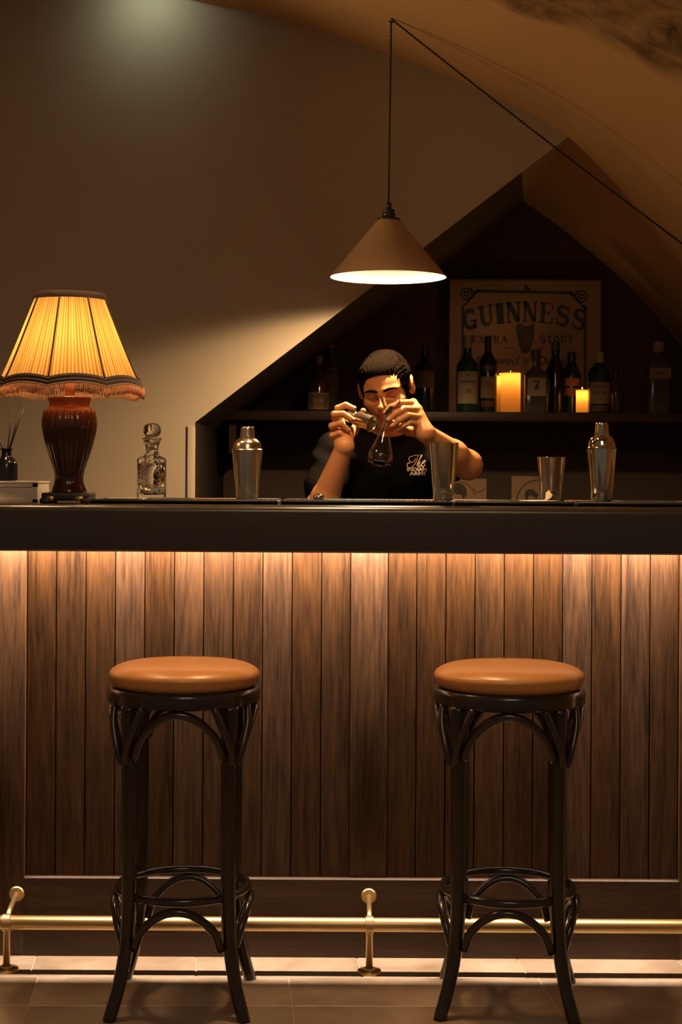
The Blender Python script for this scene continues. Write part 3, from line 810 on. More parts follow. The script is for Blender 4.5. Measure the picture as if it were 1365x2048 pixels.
# ---- printed mirror sign
SD = 6.36; s = SD / F
p0, p1 = P(901, 560, SD), P(1203, 566, SD)
sgw = p1.x - p0.x; sgh = p0.z - SZ - .001; sgx = (p0.x + p1.x) / 2
sg = thing('framed_sign', 'large cream framed stout sign on the shelf behind the bottles', 'sign', (sgx, SD, SZ + .001))
M_sign = mat('cream_printed_glass', (.34, .215, .10), .35)
M_sink = mat('sign_dark_ink', (.045, .046, .040), .5)
bd_ = mk('sign_board', box(-sgw / 2, sgw / 2, 0, .012, 0, sgh, .001, 1), M_sign, sg, sharp=40)
mk('frame', join(box(-sgw / 2 - .004, -sgw / 2, -.006, .014, 0, sgh + .004), box(sgw / 2, sgw / 2 + .004, -.006, .014, 0, sgh + .004), box(-sgw / 2, sgw / 2, -.006, .014, sgh, sgh + .004)), mat('frame_gilt_wood', (.16, .10, .045), .5), sg, smooth=False)
def SP(px, py):   # local drawing coordinates from sign pixels
    p = P(px, py, SD); return (p.x - sgx, p.z - SZ - .001)
def ink(name, vfs, off=-.0008, m=None):
    return mk(name, onplane(join(*vfs), (0, off, 0)), m or M_sink, bd_, smooth=False)
# border with stepped corners
B = []
def seg_(a, b, w): B.append(stroke([SP(*a), SP(*b)], w * s))
seg_((953, 582), (1146, 586), 6); seg_((926, 612), (926, 800), 5); seg_((1171, 610), (1171, 800), 6)
for cx, cy, fx in ((928, 582, 1), (1170, 587, -1)):
    for rr, a0, a1 in ((11, 0, 2 * PI), (5, 0, 2 * PI)):
        B.append(stroke([SP(cx + fx * 6 + rr * math.cos(a0 + (a1 - a0) * i / 20), cy + 6 + rr * math.sin(a0 + (a1 - a0) * i / 20)) for i in range(21)], 3.4 * s))
    B.append(stroke([SP(cx + fx * 26, cy - 0), SP(cx + fx * 22, cy + 8), SP(cx + fx * 14, cy + 14), SP(cx + fx * 8, cy + 21), SP(cx, cy + 30)], 4 * s))
    B.append(stroke([SP(cx + fx * 14, cy - 5), SP(cx + fx * 20, cy + 4), SP(cx + fx * 30, cy)], 4 * s))
ink('border', B)
# slab-serif capitals drawn in a unit box: (strokes, width)
def arc(cx, cy, rx, ry, a0, a1, n=14): return [(cx + rx * math.cos(math.radians(a0 + (a1 - a0) * i / n)), cy + ry * math.sin(math.radians(a0 + (a1 - a0) * i / n))) for i in range(n + 1)]
T = .27; H_ = .09
G = {
 'G': [(arc(.52, .5, .37, .40, 52, 310), T), ([(.80, .06), (.80, .42)], .22), ([(.52, .42), (.98, .42)], H_), ([(.80, .66), (.80, .94)], H_)],
 'U': [([(.22, .95), (.22, .30)], T), (arc(.5, .30, .28, .20, 180, 360), [.27] * 6 + [.22] * 4 + [.13] * 5), ([(.80, .30), (.80, .95)], .14), ([(.0, .95), (.44, .95)], H_), ([(.62, .95), (1.0, .95)], H_)],
 'I': [([(.5, .05), (.5, .95)], .46), ([(.08, .95), (.92, .95)], H_), ([(.08, .05), (.92, .05)], H_)],
 'N': [([(.15, .05), (.15, .95)], .12), ([(.18, .95), (.80, .05)], .30), ([(.84, .05), (.84, .95)], .12), ([(.0, .95), (.34, .95)], H_), ([(.0, .05), (.32, .05)], H_), ([(.66, .95), (1.0, .95)], H_)],
 'E': [([(.26, .05), (.26, .95)], T), ([(.02, .95), (.92, .95)], H_), ([(.02, .05), (.94, .05)], H_), ([(.3, .5), (.68, .5)], H_), ([(.90, .95), (.88, .68)], H_), ([(.92, .05), (.90, .34)], H_), ([(.68, .36), (.68, .64)], H_)],
 'S': [(arc(.48, .72, .30, .20, 20, 270) + arc(.50, .28, .32, .22, 90, -160), [.10, .12, .15, .18, .2, .22, .24, .25, .26, .27, .27, .28, .29, .30, .30] + [.30, .30, .29, .28, .27, .27, .26, .25, .24, .22, .2, .18, .15, .12, .10]), ([(.84, .66), (.84, .95)], H_), ([(.12, .05), (.12, .36)], H_)],
 'X': [([(.15, .95), (.85, .05)], .26), ([(.85, .95), (.15, .05)], .12), ([(0, .95), (.4, .95)], H_), ([(.62, .95), (1, .95)], H_), ([(0, .05), (.38, .05)], H_), ([(.6, .05), (1, .05)], H_)],
 'T': [([(.5, .05), (.5, .95)], T), ([(.03, .94), (.97, .94)], H_), ([(.06, .94), (.06, .66)], H_), ([(.94, .94), (.94, .66)], H_), ([(.25, .05), (.75, .05)], H_)],
 'R': [([(.24, .05), (.24, .95)], T), ([(.02, .95), (.5, .95)], H_), ([(.02, .05), (.46, .05)], H_), (arc(.5, .72, .26, .22, 90, -90), .2), ([(.5, .5), (.66, .3), (.72, .06), (.98, .06)], .2), ([(.3, .5), (.5, .5)], H_)],
 'A': [([(.5, .98), (.16, .05)], .12), ([(.5, .98), (.82, .05)], .27), ([(0, .05), (.34, .05)], H_), ([(.58, .05), (1, .05)], H_), ([(.3, .36), (.68, .36)], H_)],
 'O': [(arc(.5, .5, .34, .40, 0, 360, 24), T)],
}
def slab(txt, xa, xb, ya, yb, f, name, gap=.12, wid=None):
    wid = wid or {'I': .62}
    tot = sum(wid.get(c, 1) for c in txt) + gap * (len(txt) - 1); x = 0; out = []
    for c in txt:
        w = wid.get(c, 1)
        for pts, wt in G[c]:
            dense = []
            if len(pts) == 2: pts = [(pts[0][0] + (pts[1][0] - pts[0][0]) * i / 4, pts[0][1] + (pts[1][1] - pts[0][1]) * i / 4) for i in range(5)]
            hgt = (yb - ya); ww = (xb - xa) / tot
            st = stroke([((x + px * w) * ww, py * hgt) for px, py in pts], [v * min(ww * 1.02, hgt) for v in wt] if isinstance(wt, list) else wt * min(ww * 1.02, hgt) * (.7 if False else 1))
            out.append(([f(xa + vx, (ya, yb), vy) + (0,) for vx, vy, _ in st[0]], st[1]))
        x += w + gap
    return ink(name, out, -.0011)
cxs = 1051
def archf(px, yr, vy):
    uu = (px - cxs) / 126.; rot = uu * .20
    yy = 645 + 20 * abs(uu) ** 1.9 - vy
    return SP(px + rot * (vy - 20) * 1.0 - 0, yy)
slab('GUINNESS', 926, 1174, 0, 43, archf, 'lettering')
flat = lambda px, yr, vy: SP(px, 686 - vy)
slab('EXTRA', 943, 1015, 0, 15, flat, 'lettering', .16)
slab('STOUT', 1080, 1148, 0, 15, flat, 'lettering', .16)
t1 = text_vf('Brewed in Dublin', 24 * s, .0006)
cc = SP(1050, 722); t1 = ([(v[0] * 1.15 + cc[0] + v[1] * .2, v[1] + cc[1], 0) for v in t1[0]], t1[1]); ink('script_line', [t1], -.0011)
# harp emblem: solid dark body with an opening, curved neck, pillar and strings
hp = [(1032, 655), (1036, 648), (1044, 647), (1051, 652), (1060, 651), (1069, 647), (1070, 657), (1068, 675), (1064, 690), (1060, 703), (1052, 708), (1044, 706), (1040, 694), (1036, 678)]
hv = [SP(*p) + (0,) for p in hp]; ink('harp_emblem', [(hv, [tuple(range(len(hv)))])], -.0011)
for k in range(4):
    ink('harp_string', [stroke([SP(1053 + k * 3.4, 668 + k * 2.2), SP(1050 + k * 2.8, 690 - k * 1.2)], .7 * s)], -.0016, M_sign)
ink('small_triangle', [([SP(1049, 566) + (0,), SP(1064, 581) + (0,), SP(1050, 583) + (0,)], [(0, 1, 2)])], -.0011)
ink('divider_line', [stroke([SP(1010, 696), SP(1030, 696)], 1.2 * s)])
ink('divider_line', [stroke([SP(1072, 696), SP(1092, 696)], 1.2 * s)])

# ---- bottles
def bottle(px, D, top, r, neck_r, sh0, sh1, m, label, capspec=None, labels=(), bot=None, group='bottles on the back bar shelf', sq=False):
    """px centre; pixel rows for the top, shoulder start/end; labels: (y0, y1, half width px, material, text, text size px)"""
    c = P(px, 829, D); s_ = D / F
    ZZ = lambda py: P(px, py, D).z - SZ
    t = thing('bottle', label, 'bottle', (c.x, D, SZ), 0, group)
    pp = [((r - 3) * s_, 0), (r * s_, .004), (r * s_, ZZ(sh0))] + [(a * s_, ZZ(b)) for a, b in ((r - (r - neck_r) * .12, sh0 - (sh0 - sh1) * .3), (r - (r - neck_r) * .55, sh0 - (sh0 - sh1) * .65), (neck_r + .8, sh1))]
    capy = capspec[0] if capspec else top + 10
    pp += [(neck_r * s_, ZZ(sh1 - 3)), (neck_r * s_, ZZ(capy))]
    fn = None
    if sq: fn = lambda a, z: (1 if z > ZZ(sh1 + 2) else min(1.28, 1 / max(abs(math.cos(a)), abs(math.sin(a)))) * .92)
    mk('glass_body', lathe([(0, 0)] + pp + [(0, ZZ(capy) + .0001)], 40, fn=fn), m, t, sharp=40)
    if capspec:
        _, cr_, cm = capspec
        mk('cap', lathe([(0, ZZ(capy)), (cr_ * s_, ZZ(capy)), (cr_ * s_, ZZ(top + 1)), ((cr_ - 1) * s_, ZZ(top)), (0, ZZ(top))], 28), cm, t, sharp=40)
    for (y0, y1, hwp, lm, txts) in labels:
        rr = r * s_ + .0009; z0, z1 = ZZ(y1), ZZ(y0); am = min(hwp / r, .98); am = math.asin(am)
        if sq:
            yy = -r * s_ * .92 - .0012; vf = box(-hwp * s_, hwp * s_, yy, yy + .0008, z0, z1); lb = mk('label', vf, lm, t, smooth=False)
            for (tx, dy, sz, im) in txts:
                mk('print', onplane(text_vf(tx, sz * s_, .0003), (0, yy - .0006, ZZ(dy))), im, lb, smooth=False)
        else:
            n = 24; V = []
            for z in (z0, z1):
                for i in range(n + 1):
                    a = -PI / 2 - am + 2 * am * i / n; V.append((rr * math.cos(a), rr * math.sin(a), z))
            lb = mk('label', (V, [(i, i + 1, n + 2 + i, n + 1 + i) for i in range(n)]), lm, t)
            for (tx, dy, sz, im) in txts:
                mk('print', oncyl(text_vf(tx, sz * s_, .0003), rr + .0006, ZZ(dy)), im, lb, smooth=False)
    return t
M_capc = mat('cream_capsule', (.34, .27, .17), .5); M_capd = mat('dark_capsule', (.03, .022, .02), .4); M_gl = mat('gold_border_paper', (.28, .2, .1), .6)
M_dlab = mat('dim_label', (.13, .10, .065), .8); M_redl = mat('red_brown_label', (.13, .05, .025), .7)
bottle(661, 6.22, 664, 17, 7, 735, 705, M_gpale, 'tall bottle with pale capsule and worn printed label, behind the squat gold-labelled one', (696, 7.5, M_capc), [(735, 786, 16.5, M_dlab, [('BACARDI', 746, 9, M_ink)])])
bottle(637.5, 6.05, 712, 22, 6, 770, 740, M_gbrown, 'squat dark bottle with gold-bordered red label near the sloping soffit', (728, 7, M_cork), [(786, 819, 21, M_gl, []), (789, 816, 19.5, M_redl, [('RUM', 802, 9, M_gl)])])
bottle(850, 6.2, 690, 20, 7, 738, 715, M_gdark, 'dark bottle with dim tan label showing beside the ear', (705, 7.5, M_capd), [(742, 776, 17, M_dlab, [])])
bottle(935, 6.02, 671, 21.5, 8, 735, 712, M_ggreen, 'green bottle with tall cream label reading 10', (697, 8.5, M_capc), [(744, 808, 19.5, M_paper, [('LAPHROAIG', 765, 6.2, M_ink), ('10', 783, 12, M_ink), ('ISLAY', 751, 4.5, M_ink)])])
bottle(976, 6.04, 673, 18, 6.5, 728, 705, M_gdark, 'dark bottle with narrow label beside the tall candle', (698, 7, M_capd), [(754, 797, 15, M_paper_d, [('12', 770, 9, M_ink)]), (802, 814, 14, M_redl, []), (730, 744, 15, M_capd, [('YEARS OLD', 737, 4.5, M_paper_d)])])
bottle(1071, 6.05, 700, 26, 10, 752, 738, M_gpale, 'wide clear bottle with numbered white label right of the tall candle', (724, 11, M_capd), [(757, 793, 18, M_paper, [('7', 772, 26, M_ink), ('A', 776, 14, M_ink)])], sq=True)
bottle(1111, 6.13, 684, 20, 8, 748, 718, M_gdark, 'black bottle with square stopper before the sign', (702, 9, M_capd), [])
bottle(1143, 6.18, 704, 19, 8, 752, 728, M_ggreen, 'green bottle with orange candlelit label and painted candle glow, behind the small candle', (716, 8.5, M_capd), [(757, 773, 15, M_orange, []), (777, 792, 15, M_orange, [])])  # candlelight painted in: orange tint on the label, lower band as glow
bottle(1199, 6.0, 704, 22, 8, 745, 728, M_ggreen, 'dark green bottle with pale label right of the small candle', (726, 8.5, M_capc), [(765, 808, 19, M_paper_d, [('LONDON', 774, 6, M_ink), ('DRY GIN', 786, 6, M_ink)]), (812, 823, 16, M_redl, [])])
bottle(1317, 6.1, 684, 24, 9, 732, 712, M_gpale, 'clear square bottle with a narrow band label, standing alone past the sign', (704, 11.5, M_cork), [(737, 759, 21, M_paper_d, [('GIN', 748, 10, M_ink)])], sq=True)
# round flask-like bottle
c = P(1232, 829, 6.12); rb = thing('bottle', 'round-bodied pale bottle tucked behind the dark green one', 'bottle', (c.x, 6.12, SZ), 0, 'bottles on the back bar shelf')
s_ = 6.12 / F; ZZ = lambda py: P(1232, py, 6.12).z - SZ
mk('glass_body', lathe(prof([(9 * s_, 0), (13 * s_, .002), (15 * s_, ZZ(810)), (16 * s_, ZZ(792)), (13 * s_, ZZ(772)), (6 * s_, ZZ(760)), (5 * s_, ZZ(745))], 5), 32), M_gpale, rb, sharp=50)
mk('cap', lathe([(6 * s_, ZZ(747)), (6 * s_, ZZ(732)), (0, ZZ(731))], 24), M_capd, rb, sharp=40)

# ---- candles: hollow wax shells lit from within
def candle(px, D, top, r, label, power, flame=False):
    c = P(px, 829, D); s_ = D / F; h = P(px, top, D).z - SZ; R = r * s_
    t = thing('pillar_candle', label, 'candle', (c.x, D, SZ), 0, 'lit pillar candles on the shelf')
    o = mk('wax', lathe([(0, 0), (R, 0), (R, h - .004), (R * .97, h), (R * .9, h - .001), (R * .86, h - .006)], 40, cap=False), M_wax, t)
    a_ = o.data.attributes.new('pleat', 'FLOAT', 'POINT')
    fl = mk('flame', move(lathe(prof([(0, 0), (.003, .004), (.0035, .009), (.0015, .017), (0, .022)], 3), 12), (0, 0, h - .014 if not flame else h - .012)), M_flame, t)
    mk('wick', tube([(0, 0, h - .03), (0, 0, h - .010)], .0008, 6), M_ink, t)
    light('candle_light', 'POINT', (c.x, D, SZ + h - .022), power, (1.0, .50, .14), shadow_soft_size=.006)
    return t
candle(1021.5, 6.06, 745, 20, 'tall glowing pillar candle before the sign', .26)
candle(1000, 6.22, 750, 12, 'slim glowing candle behind the narrow-labelled dark bottle', .14)
candle(1165, 6.02, 779, 12.5, 'short glowing candle with bright flame left of the dark green bottle', .13, True)

# ---- two art cards on the back cabinet
def card(x0, x1, y0, D, label, hair, arcs):
    a, b = P(x0, y0, D), P(x1, y0, D); w = b.x - a.x; h = a.z - CZ; cx_ = (a.x + b.x) / 2
    t = thing('art_card', label, 'picture', (cx_, D, CZ), 0, 'framed line drawings on the back cabinet')
    bd = mk('card_board', box(-w / 2, w / 2, 0, .010, 0, h, .001, 1), mat('card_cream', (.30, .18, .09), .6), t, sharp=40)
    LP = lambda px, py: ((P(px, py, D).x - cx_), P(px, py, D).z - CZ)
    mi = mat('card_ink', (.04, .035, .025), .7)
    for nm, pts, wd_ in arcs: mk(nm, onplane(stroke([LP(*q_) for q_ in pts], wd_ * D / F), (0, -.0009, 0)), mi, bd, smooth=False)
    hv = [LP(*q_) + (0,) for q_ in hair]; mk('drawn_hair', onplane((hv, [tuple(range(len(hv)))]), (0, -.0012, 0)), mi, bd, smooth=False)
    return t
def ar(cx, cy, r, a0, a1): return [(cx + r * math.cos(math.radians(a0 + (a1 - a0) * i / 16)), cy + r * math.sin(math.radians(a0 + (a1 - a0) * i / 16))) for i in range(17)]
card(905, 974, 957, 6.2, 'cream card with drawn head and curling lines behind the tall tin', [(907, 985), (909, 970), (916, 965), (927, 969), (934, 980), (934, 991), (927, 999), (924, 990), (914, 988)],
     [('drawn_arc', ar(912, 1003, 41, -95, -20), 1.6), ('drawn_curl', ar(958, 973, 11, 20, 175), 1.4), ('drawn_face', ar(917, 998, 8, 0, 180), 1.0)])
card(1024, 1092, 952, 6.2, 'cream card with a drawn round head inside a large arc, left of the short tin', [(1050, 990), (1052, 981), (1060, 978), (1068, 979), (1072, 984), (1078, 989), (1074, 997), (1067, 992), (1060, 990), (1056, 996), (1059, 1004), (1052, 1000)],
     [('drawn_arc', ar(1078, 1004, 44, -180, -80), 2.2), ('drawn_face', ar(1062, 997, 9, -60, 160), 1.2)])
# ================================================================== THE BARTENDER
DM = .03
def Q(px, py, D): return P(px, py, D + DM)
class Field:
    """signed distances on a grid, blended into one continuous skin"""
    def __init__(s, lo, hi, h):
        s.lo = np.array(lo, float); s.h = h; s.n = np.ceil((np.array(hi) - s.lo) / h).astype(int) + 1
        s.a = np.full(s.n, .08, np.float32)
    def block(s, lo, hi):
        i0 = np.maximum(((np.array(lo) - s.lo) / s.h).astype(int), 0); i1 = np.minimum(((np.array(hi) - s.lo) / s.h).astype(int) + 2, s.n)
        if (i1 <= i0).any(): return None
        ax = [s.lo[k] + s.h * np.arange(i0[k], i1[k]) for k in range(3)]
        X, Y, Z = np.meshgrid(*ax, indexing='ij', sparse=True)
        return (slice(i0[0], i1[0]), slice(i0[1], i1[1]), slice(i0[2], i1[2])), X, Y, Z
    def put(s, sl, d, k, op):
        a = s.a[sl]
        if op == 'add':
            if k > 0: h = np.clip(.5 + .5 * (a - d) / k, 0, 1); r = a * (1 - h) + d * h - k * h * (1 - h)
            else: r = np.minimum(a, d)
        else:
            d = -d
            if k > 0: h = np.clip(.5 - .5 * (a - d) / k, 0, 1); r = a * (1 - h) + d * h + k * h * (1 - h)
            else: r = np.maximum(a, d)
        s.a[sl] = r
    def cap(s, p, q_, r0, r1, k=.01, op='add'):
        p, q_ = np.array(p[:]), np.array(q_[:]); m = max(r0, r1) + k + 3 * s.h + .004
        b = s.block(np.minimum(p, q_) - m, np.maximum(p, q_) + m)
        if b is None: return
        sl, X, Y, Z = b; ba = q_ - p; l2 = (ba * ba).sum() + 1e-9
        x, y, z = X - p[0], Y - p[1], Z - p[2]
        t = np.clip((x * ba[0] + y * ba[1] + z * ba[2]) / l2, 0, 1)
        d = np.sqrt((x - ba[0] * t) ** 2 + (y - ba[1] * t) ** 2 + (z - ba[2] * t) ** 2) - (r0 + (r1 - r0) * t)
        s.put(sl, d, k, op)
    def chain(s, pts, rs, k=.008):
        for i in range(len(pts) - 1): s.cap(pts[i], pts[i + 1], rs[i], rs[i + 1], k)
    def ell(s, c, rad, R=None, k=.01, op='add', fn=None):
        c = np.array(c[:]); m = max(rad) + k + 3 * s.h + .004
        b = s.block(c - m, c + m)
        if b is None: return
        sl, X, Y, Z = b; x, y, z = X - c[0], Y - c[1], Z - c[2]
        if R is not None:
            Rt_ = np.array(R.transposed()); x, y, z = (Rt_[i, 0] * x + Rt_[i, 1] * y + Rt_[i, 2] * z for i in range(3))
        k0 = np.sqrt((x / rad[0]) ** 2 + (y / rad[1]) ** 2 + (z / rad[2]) ** 2)
        k1 = np.sqrt((x / rad[0] ** 2) ** 2 + (y / rad[1] ** 2) ** 2 + (z / rad[2] ** 2) ** 2) + 1e-9
        d = k0 * (k0 - 1) / k1
        if fn: d = d + fn(x, y, z)
        s.put(sl, d, k, op)
    def mesh(s):
        a = s.a; S = a < 0; nx, ny, nz = a.shape
        cnt = np.zeros((nx - 1, ny - 1, nz - 1), np.int8)
        for i in (0, 1):
            for j in (0, 1):
                for k in (0, 1): cnt += S[i:nx - 1 + i, j:ny - 1 + j, k:nz - 1 + k]
        act = (cnt > 0) & (cnt < 8); I = np.argwhere(act); idx = np.full(act.shape, -1, np.int32); idx[act] = np.arange(len(I))
        acc = np.zeros((len(I), 3)); w = np.zeros(len(I))
        cs = [(i, j, k) for i in (0, 1) for j in (0, 1) for k in (0, 1)]
        for c0 in cs:
            for ax in range(3):
                if c0[ax]: continue
                c1 = list(c0); c1[ax] = 1
                A = a[I[:, 0] + c0[0], I[:, 1] + c0[1], I[:, 2] + c0[2]]; B = a[I[:, 0] + c1[0], I[:, 1] + c1[1], I[:, 2] + c1[2]]
                x = (A < 0) != (B < 0); t = np.where(x, A / np.where(x, A - B, 1), 0)
                p = np.tile(np.array(c0, float), (len(I), 1)); p[:, ax] += t
                acc += p * x[:, None]; w += x
        V = s.lo + s.h * (I + acc / w[:, None])
        quads = []
        for ax in range(3):
            u, v = (ax + 1) % 3, (ax + 2) % 3
            sh = [slice(1, -1)] * 3; sh0 = list(sh); sh1 = list(sh); sh0[ax] = slice(0, -1); sh1[ax] = slice(1, None)
            A, B = S[tuple(sh0)], S[tuple(sh1)]
            E = np.argwhere(A != B); off = np.ones(3, int); off[ax] = 0; flip = A[E[:, 0], E[:, 1], E[:, 2]]
            E = E + off; q_ = []
            for du, dv in ((-1, -1), (0, -1), (0, 0), (-1, 0)):
                c = E.copy(); c[:, u] += du; c[:, v] += dv; q_.append(idx[c[:, 0], c[:, 1], c[:, 2]])
            q_ = np.stack(q_, 1); q_[~flip] = q_[~flip][:, ::-1]; quads.append(q_)
        Fq = np.concatenate(quads); Fq = Fq[(Fq >= 0).all(1)]
        return V, Fq
def field_obj(name, fl, m, parent, it=2):
    V, Fq = fl.mesh()
    me = bpy.data.meshes.new(name); me.vertices.add(len(V)); me.vertices.foreach_set('co', V.ravel().astype(np.float32))
    me.loops.add(len(Fq) * 4); me.loops.foreach_set('vertex_index', Fq.ravel().astype(np.int32))
    me.polygons.add(len(Fq)); me.polygons.foreach_set('loop_start', np.arange(0, len(Fq) * 4, 4, dtype=np.int32)); me.polygons.foreach_set('loop_total', np.full(len(Fq), 4, np.int32))
    me.update(); me.validate()
    # light relaxation
    e = np.zeros(len(me.edges) * 2, np.int32); me.edges.foreach_get('vertices', e); e = e.reshape(-1, 2)
    deg = np.bincount(e.ravel(), minlength=len(V)).astype(float)
    for _ in range(it):
        ac = np.stack([np.bincount(e[:, 0], V[e[:, 1], k], len(V)) + np.bincount(e[:, 1], V[e[:, 0], k], len(V)) for k in range(3)], 1)
        V = V * .5 + .5 * ac / deg[:, None]
    me.vertices.foreach_set('co', V.ravel().astype(np.float32)); me.update()
    return link(name, me, m, parent), V

# joints
neckb = Vector((.126, 4.985, 1.305)); shL = Vector((.281, 5.04, 1.265)); shR = Vector((-.022, 4.89, 1.262))
chest = Vector((.133, 4.99, 1.20)); waist = Vector((.143, 5.08, 1.02)); hip = Vector((.15, 5.13, .93))
elR, wrR = Q(630, 1052, 4.67), Q(690, 893, 4.565)
elL, wrL = Q(936, 930, 4.80), Q(851, 866, 4.635)
HO = Q(773, 776, 4.85)
HR = Matrix.Rotation(math.radians(-7), 3, 'Y') @ Matrix.Rotation(math.radians(-13), 3, 'Z') @ Matrix.Rotation(math.radians(20), 3, 'X')
HS = .97
def hd(x, y, z): return HO + HR @ (Vector((x, y, z)) * HS)
B = Field((-.17, 4.42, .84), (.47, 5.32, 1.62), .0026)
def torso(f, g):     # g = clothing allowance
    f.ell(chest, (.150 + g, .105 + g, .135 + g), Matrix.Rotation(.35, 3, 'Z'), .05)
    f.cap(shR + Vector((.02, .0, .0)), shL + Vector((-.02, 0, 0)), .055 + g, .055 + g, .05)
    f.cap(chest + Vector((0, .02, 0)), waist, .120 + g, .112 + g, .06)
    f.cap(waist + Vector((-.04, 0, 0)), waist + Vector((.04, 0, 0)), .105 + g, .105 + g, .05)
    f.cap(hip + Vector((-.06, 0, 0)), hip + Vector((.06, 0, 0)), .105 + g, .105 + g, .05)
torso(B, 0)
B.cap(neckb + Vector((0, 0, -.02)), hd(0, .025, -.06), .062, .054, .03)
# arms
B.cap(shR, elR, .050, .040, .03); B.cap(elR, elR.lerp(wrR, .35), .040, .041, .02); B.cap(elR.lerp(wrR, .35), wrR, .041, .0255, .015)
B.cap(shL, elL, .052, .043, .03); B.cap(elL, elL.lerp(wrL, .35), .041, .041, .02); B.cap(elL.lerp(wrL, .35), wrL, .041, .0265, .015)
# head
def he(x, y, z, rad, k=.012, op='add', R=None): B.ell(hd(x, y, z), tuple(r * HS for r in rad), HR if R is None else HR @ R, k, op)
def hc(p, q_, r0, r1, k=.006, op='add'): B.cap(hd(*p), hd(*q_), r0, r1, k, op)
he(0, .008, .030, (.075, .094, .074))
he(0, -.030, .026, (.064, .062, .062), .02)
he(0, -.034, -.045, (.056, .055, .062), .03)
hc((-.045, -.010, -.060), (-.018, -.074, -.094), .016, .015, .025); hc((.045, -.010, -.060), (.018, -.074, -.094), .016, .015, .025)
he(0, -.079, -.096, (.021, .016, .015), .018)
for sx in (-1, 1):
    he(sx * .045, -.062, -.022, (.021, .018, .016), .022)        # cheekbone
    hc((sx * .012, -.088, .021), (sx * .048, -.073, .020), .0105, .008, .010)   # brow ridge
    he(sx * .032, -.0835, .001, (.0190, .0165, .0135), .008, 'sub')      # socket
    he(sx * .032, -.0665, .000, (.0135, .0125, .0125), .004)             # closed-down lid over the eye
    hc((sx * .020, -.0815, -.0045), (sx * .044, -.0765, -.0045), .0022, .002, .002)   # lower lid
    # ear: rim, lobe, hollow
    Re = Matrix.Rotation(sx * .35, 3, 'Z')
    he(sx * .081, .010, .000, (.010, .020, .032), .006, R=Re); he(sx * .091, .004, .002, (.006, .010, .017), .004, 'sub', R=Re)
    hc((sx * .075, .006, -.024), (sx * .077, .010, -.028), .0065, .005, .006)
    he(sx * .0115, -.103, -.030, (.0085, .0100, .0080), .006)   # nostril wing
    he(sx * .0085, -.107, -.0375, (.0035, .0045, .003), .002, 'sub')
hc((0, -.086, .016), (0, -.110, -.022), .0075, .0095, .010); he(0, -.113, -.027, (.0105, .0100, .0085), .006)
he(0, -.089, -.052, (.026, .013, .014), .014)
he(0, -.0985, -.0515, (.021, .0065, .0042), .004); he(0, -.0975, -.0605, (.019, .0070, .0052), .004)
hc((-.022, -.0955, -.0560), (.022, -.0955, -.0560), .0014, .0014, .0025, 'sub'); he(0, -.104, -.0560, (.020, .004, .0013), .0015, 'sub')
he(0, -.0925, -.072, (.015, .004, .004), .005, 'sub')

# jigger and carafe axes (held things)
jA, jB = Q(699, 831, 4.600), Q(744, 848, 4.556)
jd = (jB - jA).normalized()
# right hand (left in the picture): fingers over the front of the jigger, thumb behind it
def hand(w, mcps, fingers, rads, thumb, trads, palm_r=(.020, .0125)):
    for m_ in mcps: B.cap(w, m_, palm_r[0], palm_r[1], .012)
    for i in range(3): B.cap(mcps[i], mcps[i + 1], .0105, .0105, .008)
    for f_, r in zip(fingers, rads): B.chain(f_, r, .0035)
    B.chain(thumb, trads, .005)
RF = [[Q(681, 842, 4.612), Q(676, 817, 4.594), Q(692, 810, 4.588), Q(708, 817, 4.584)],
      [Q(674, 852, 4.603), Q(669, 829, 4.578), Q(687, 828, 4.564), Q(705, 839, 4.566)],
      [Q(670, 864, 4.598), Q(664, 852, 4.568), Q(681, 847, 4.556), Q(696, 860, 4.566)],
      [Q(673, 877, 4.593), Q(665, 871, 4.568), Q(680, 866, 4.556), Q(695, 877, 4.562)]]
rr = [[.0115, .0100, .0090, .0078], [.0120, .0102, .0092, .0080], [.0115, .0098, .0088, .0076], [.0105, .0088, .0078, .0068]]
hand(wrR, [f[0] for f in RF], RF, rr, [Q(692, 880, 4.60), Q(708, 862, 4.630), Q(722, 838, 4.633), Q(727, 822, 4.612)], [.017, .0135, .0110, .0090])
B.cap(wrR, Q(700, 862, 4.61), .022, .015, .012)
# left hand: index and thumb pinch the carafe neck, the other fingers fan below
LF = [[Q(827, 806, 4.655), Q(801, 806, 4.605), Q(783, 814, 4.588), Q(771, 825, 4.584)],
      [Q(836, 819, 4.642), Q(809, 818, 4.590), Q(792, 827, 4.574), Q(779, 839, 4.575)],
      [Q(839, 834, 4.635), Q(816, 831, 4.588), Q(799, 840, 4.574), Q(787, 851, 4.578)],
      [Q(837, 849, 4.630), Q(820, 845, 4.596), Q(806, 852, 4.586), Q(796, 860, 4.590)]]
hand(wrL, [f[0] for f in LF], LF, rr, [Q(840, 866, 4.665), Q(816, 862, 4.660), Q(791, 850, 4.632), Q(774, 839, 4.606)], [.018, .0140, .0112, .0088], (.022, .0130))

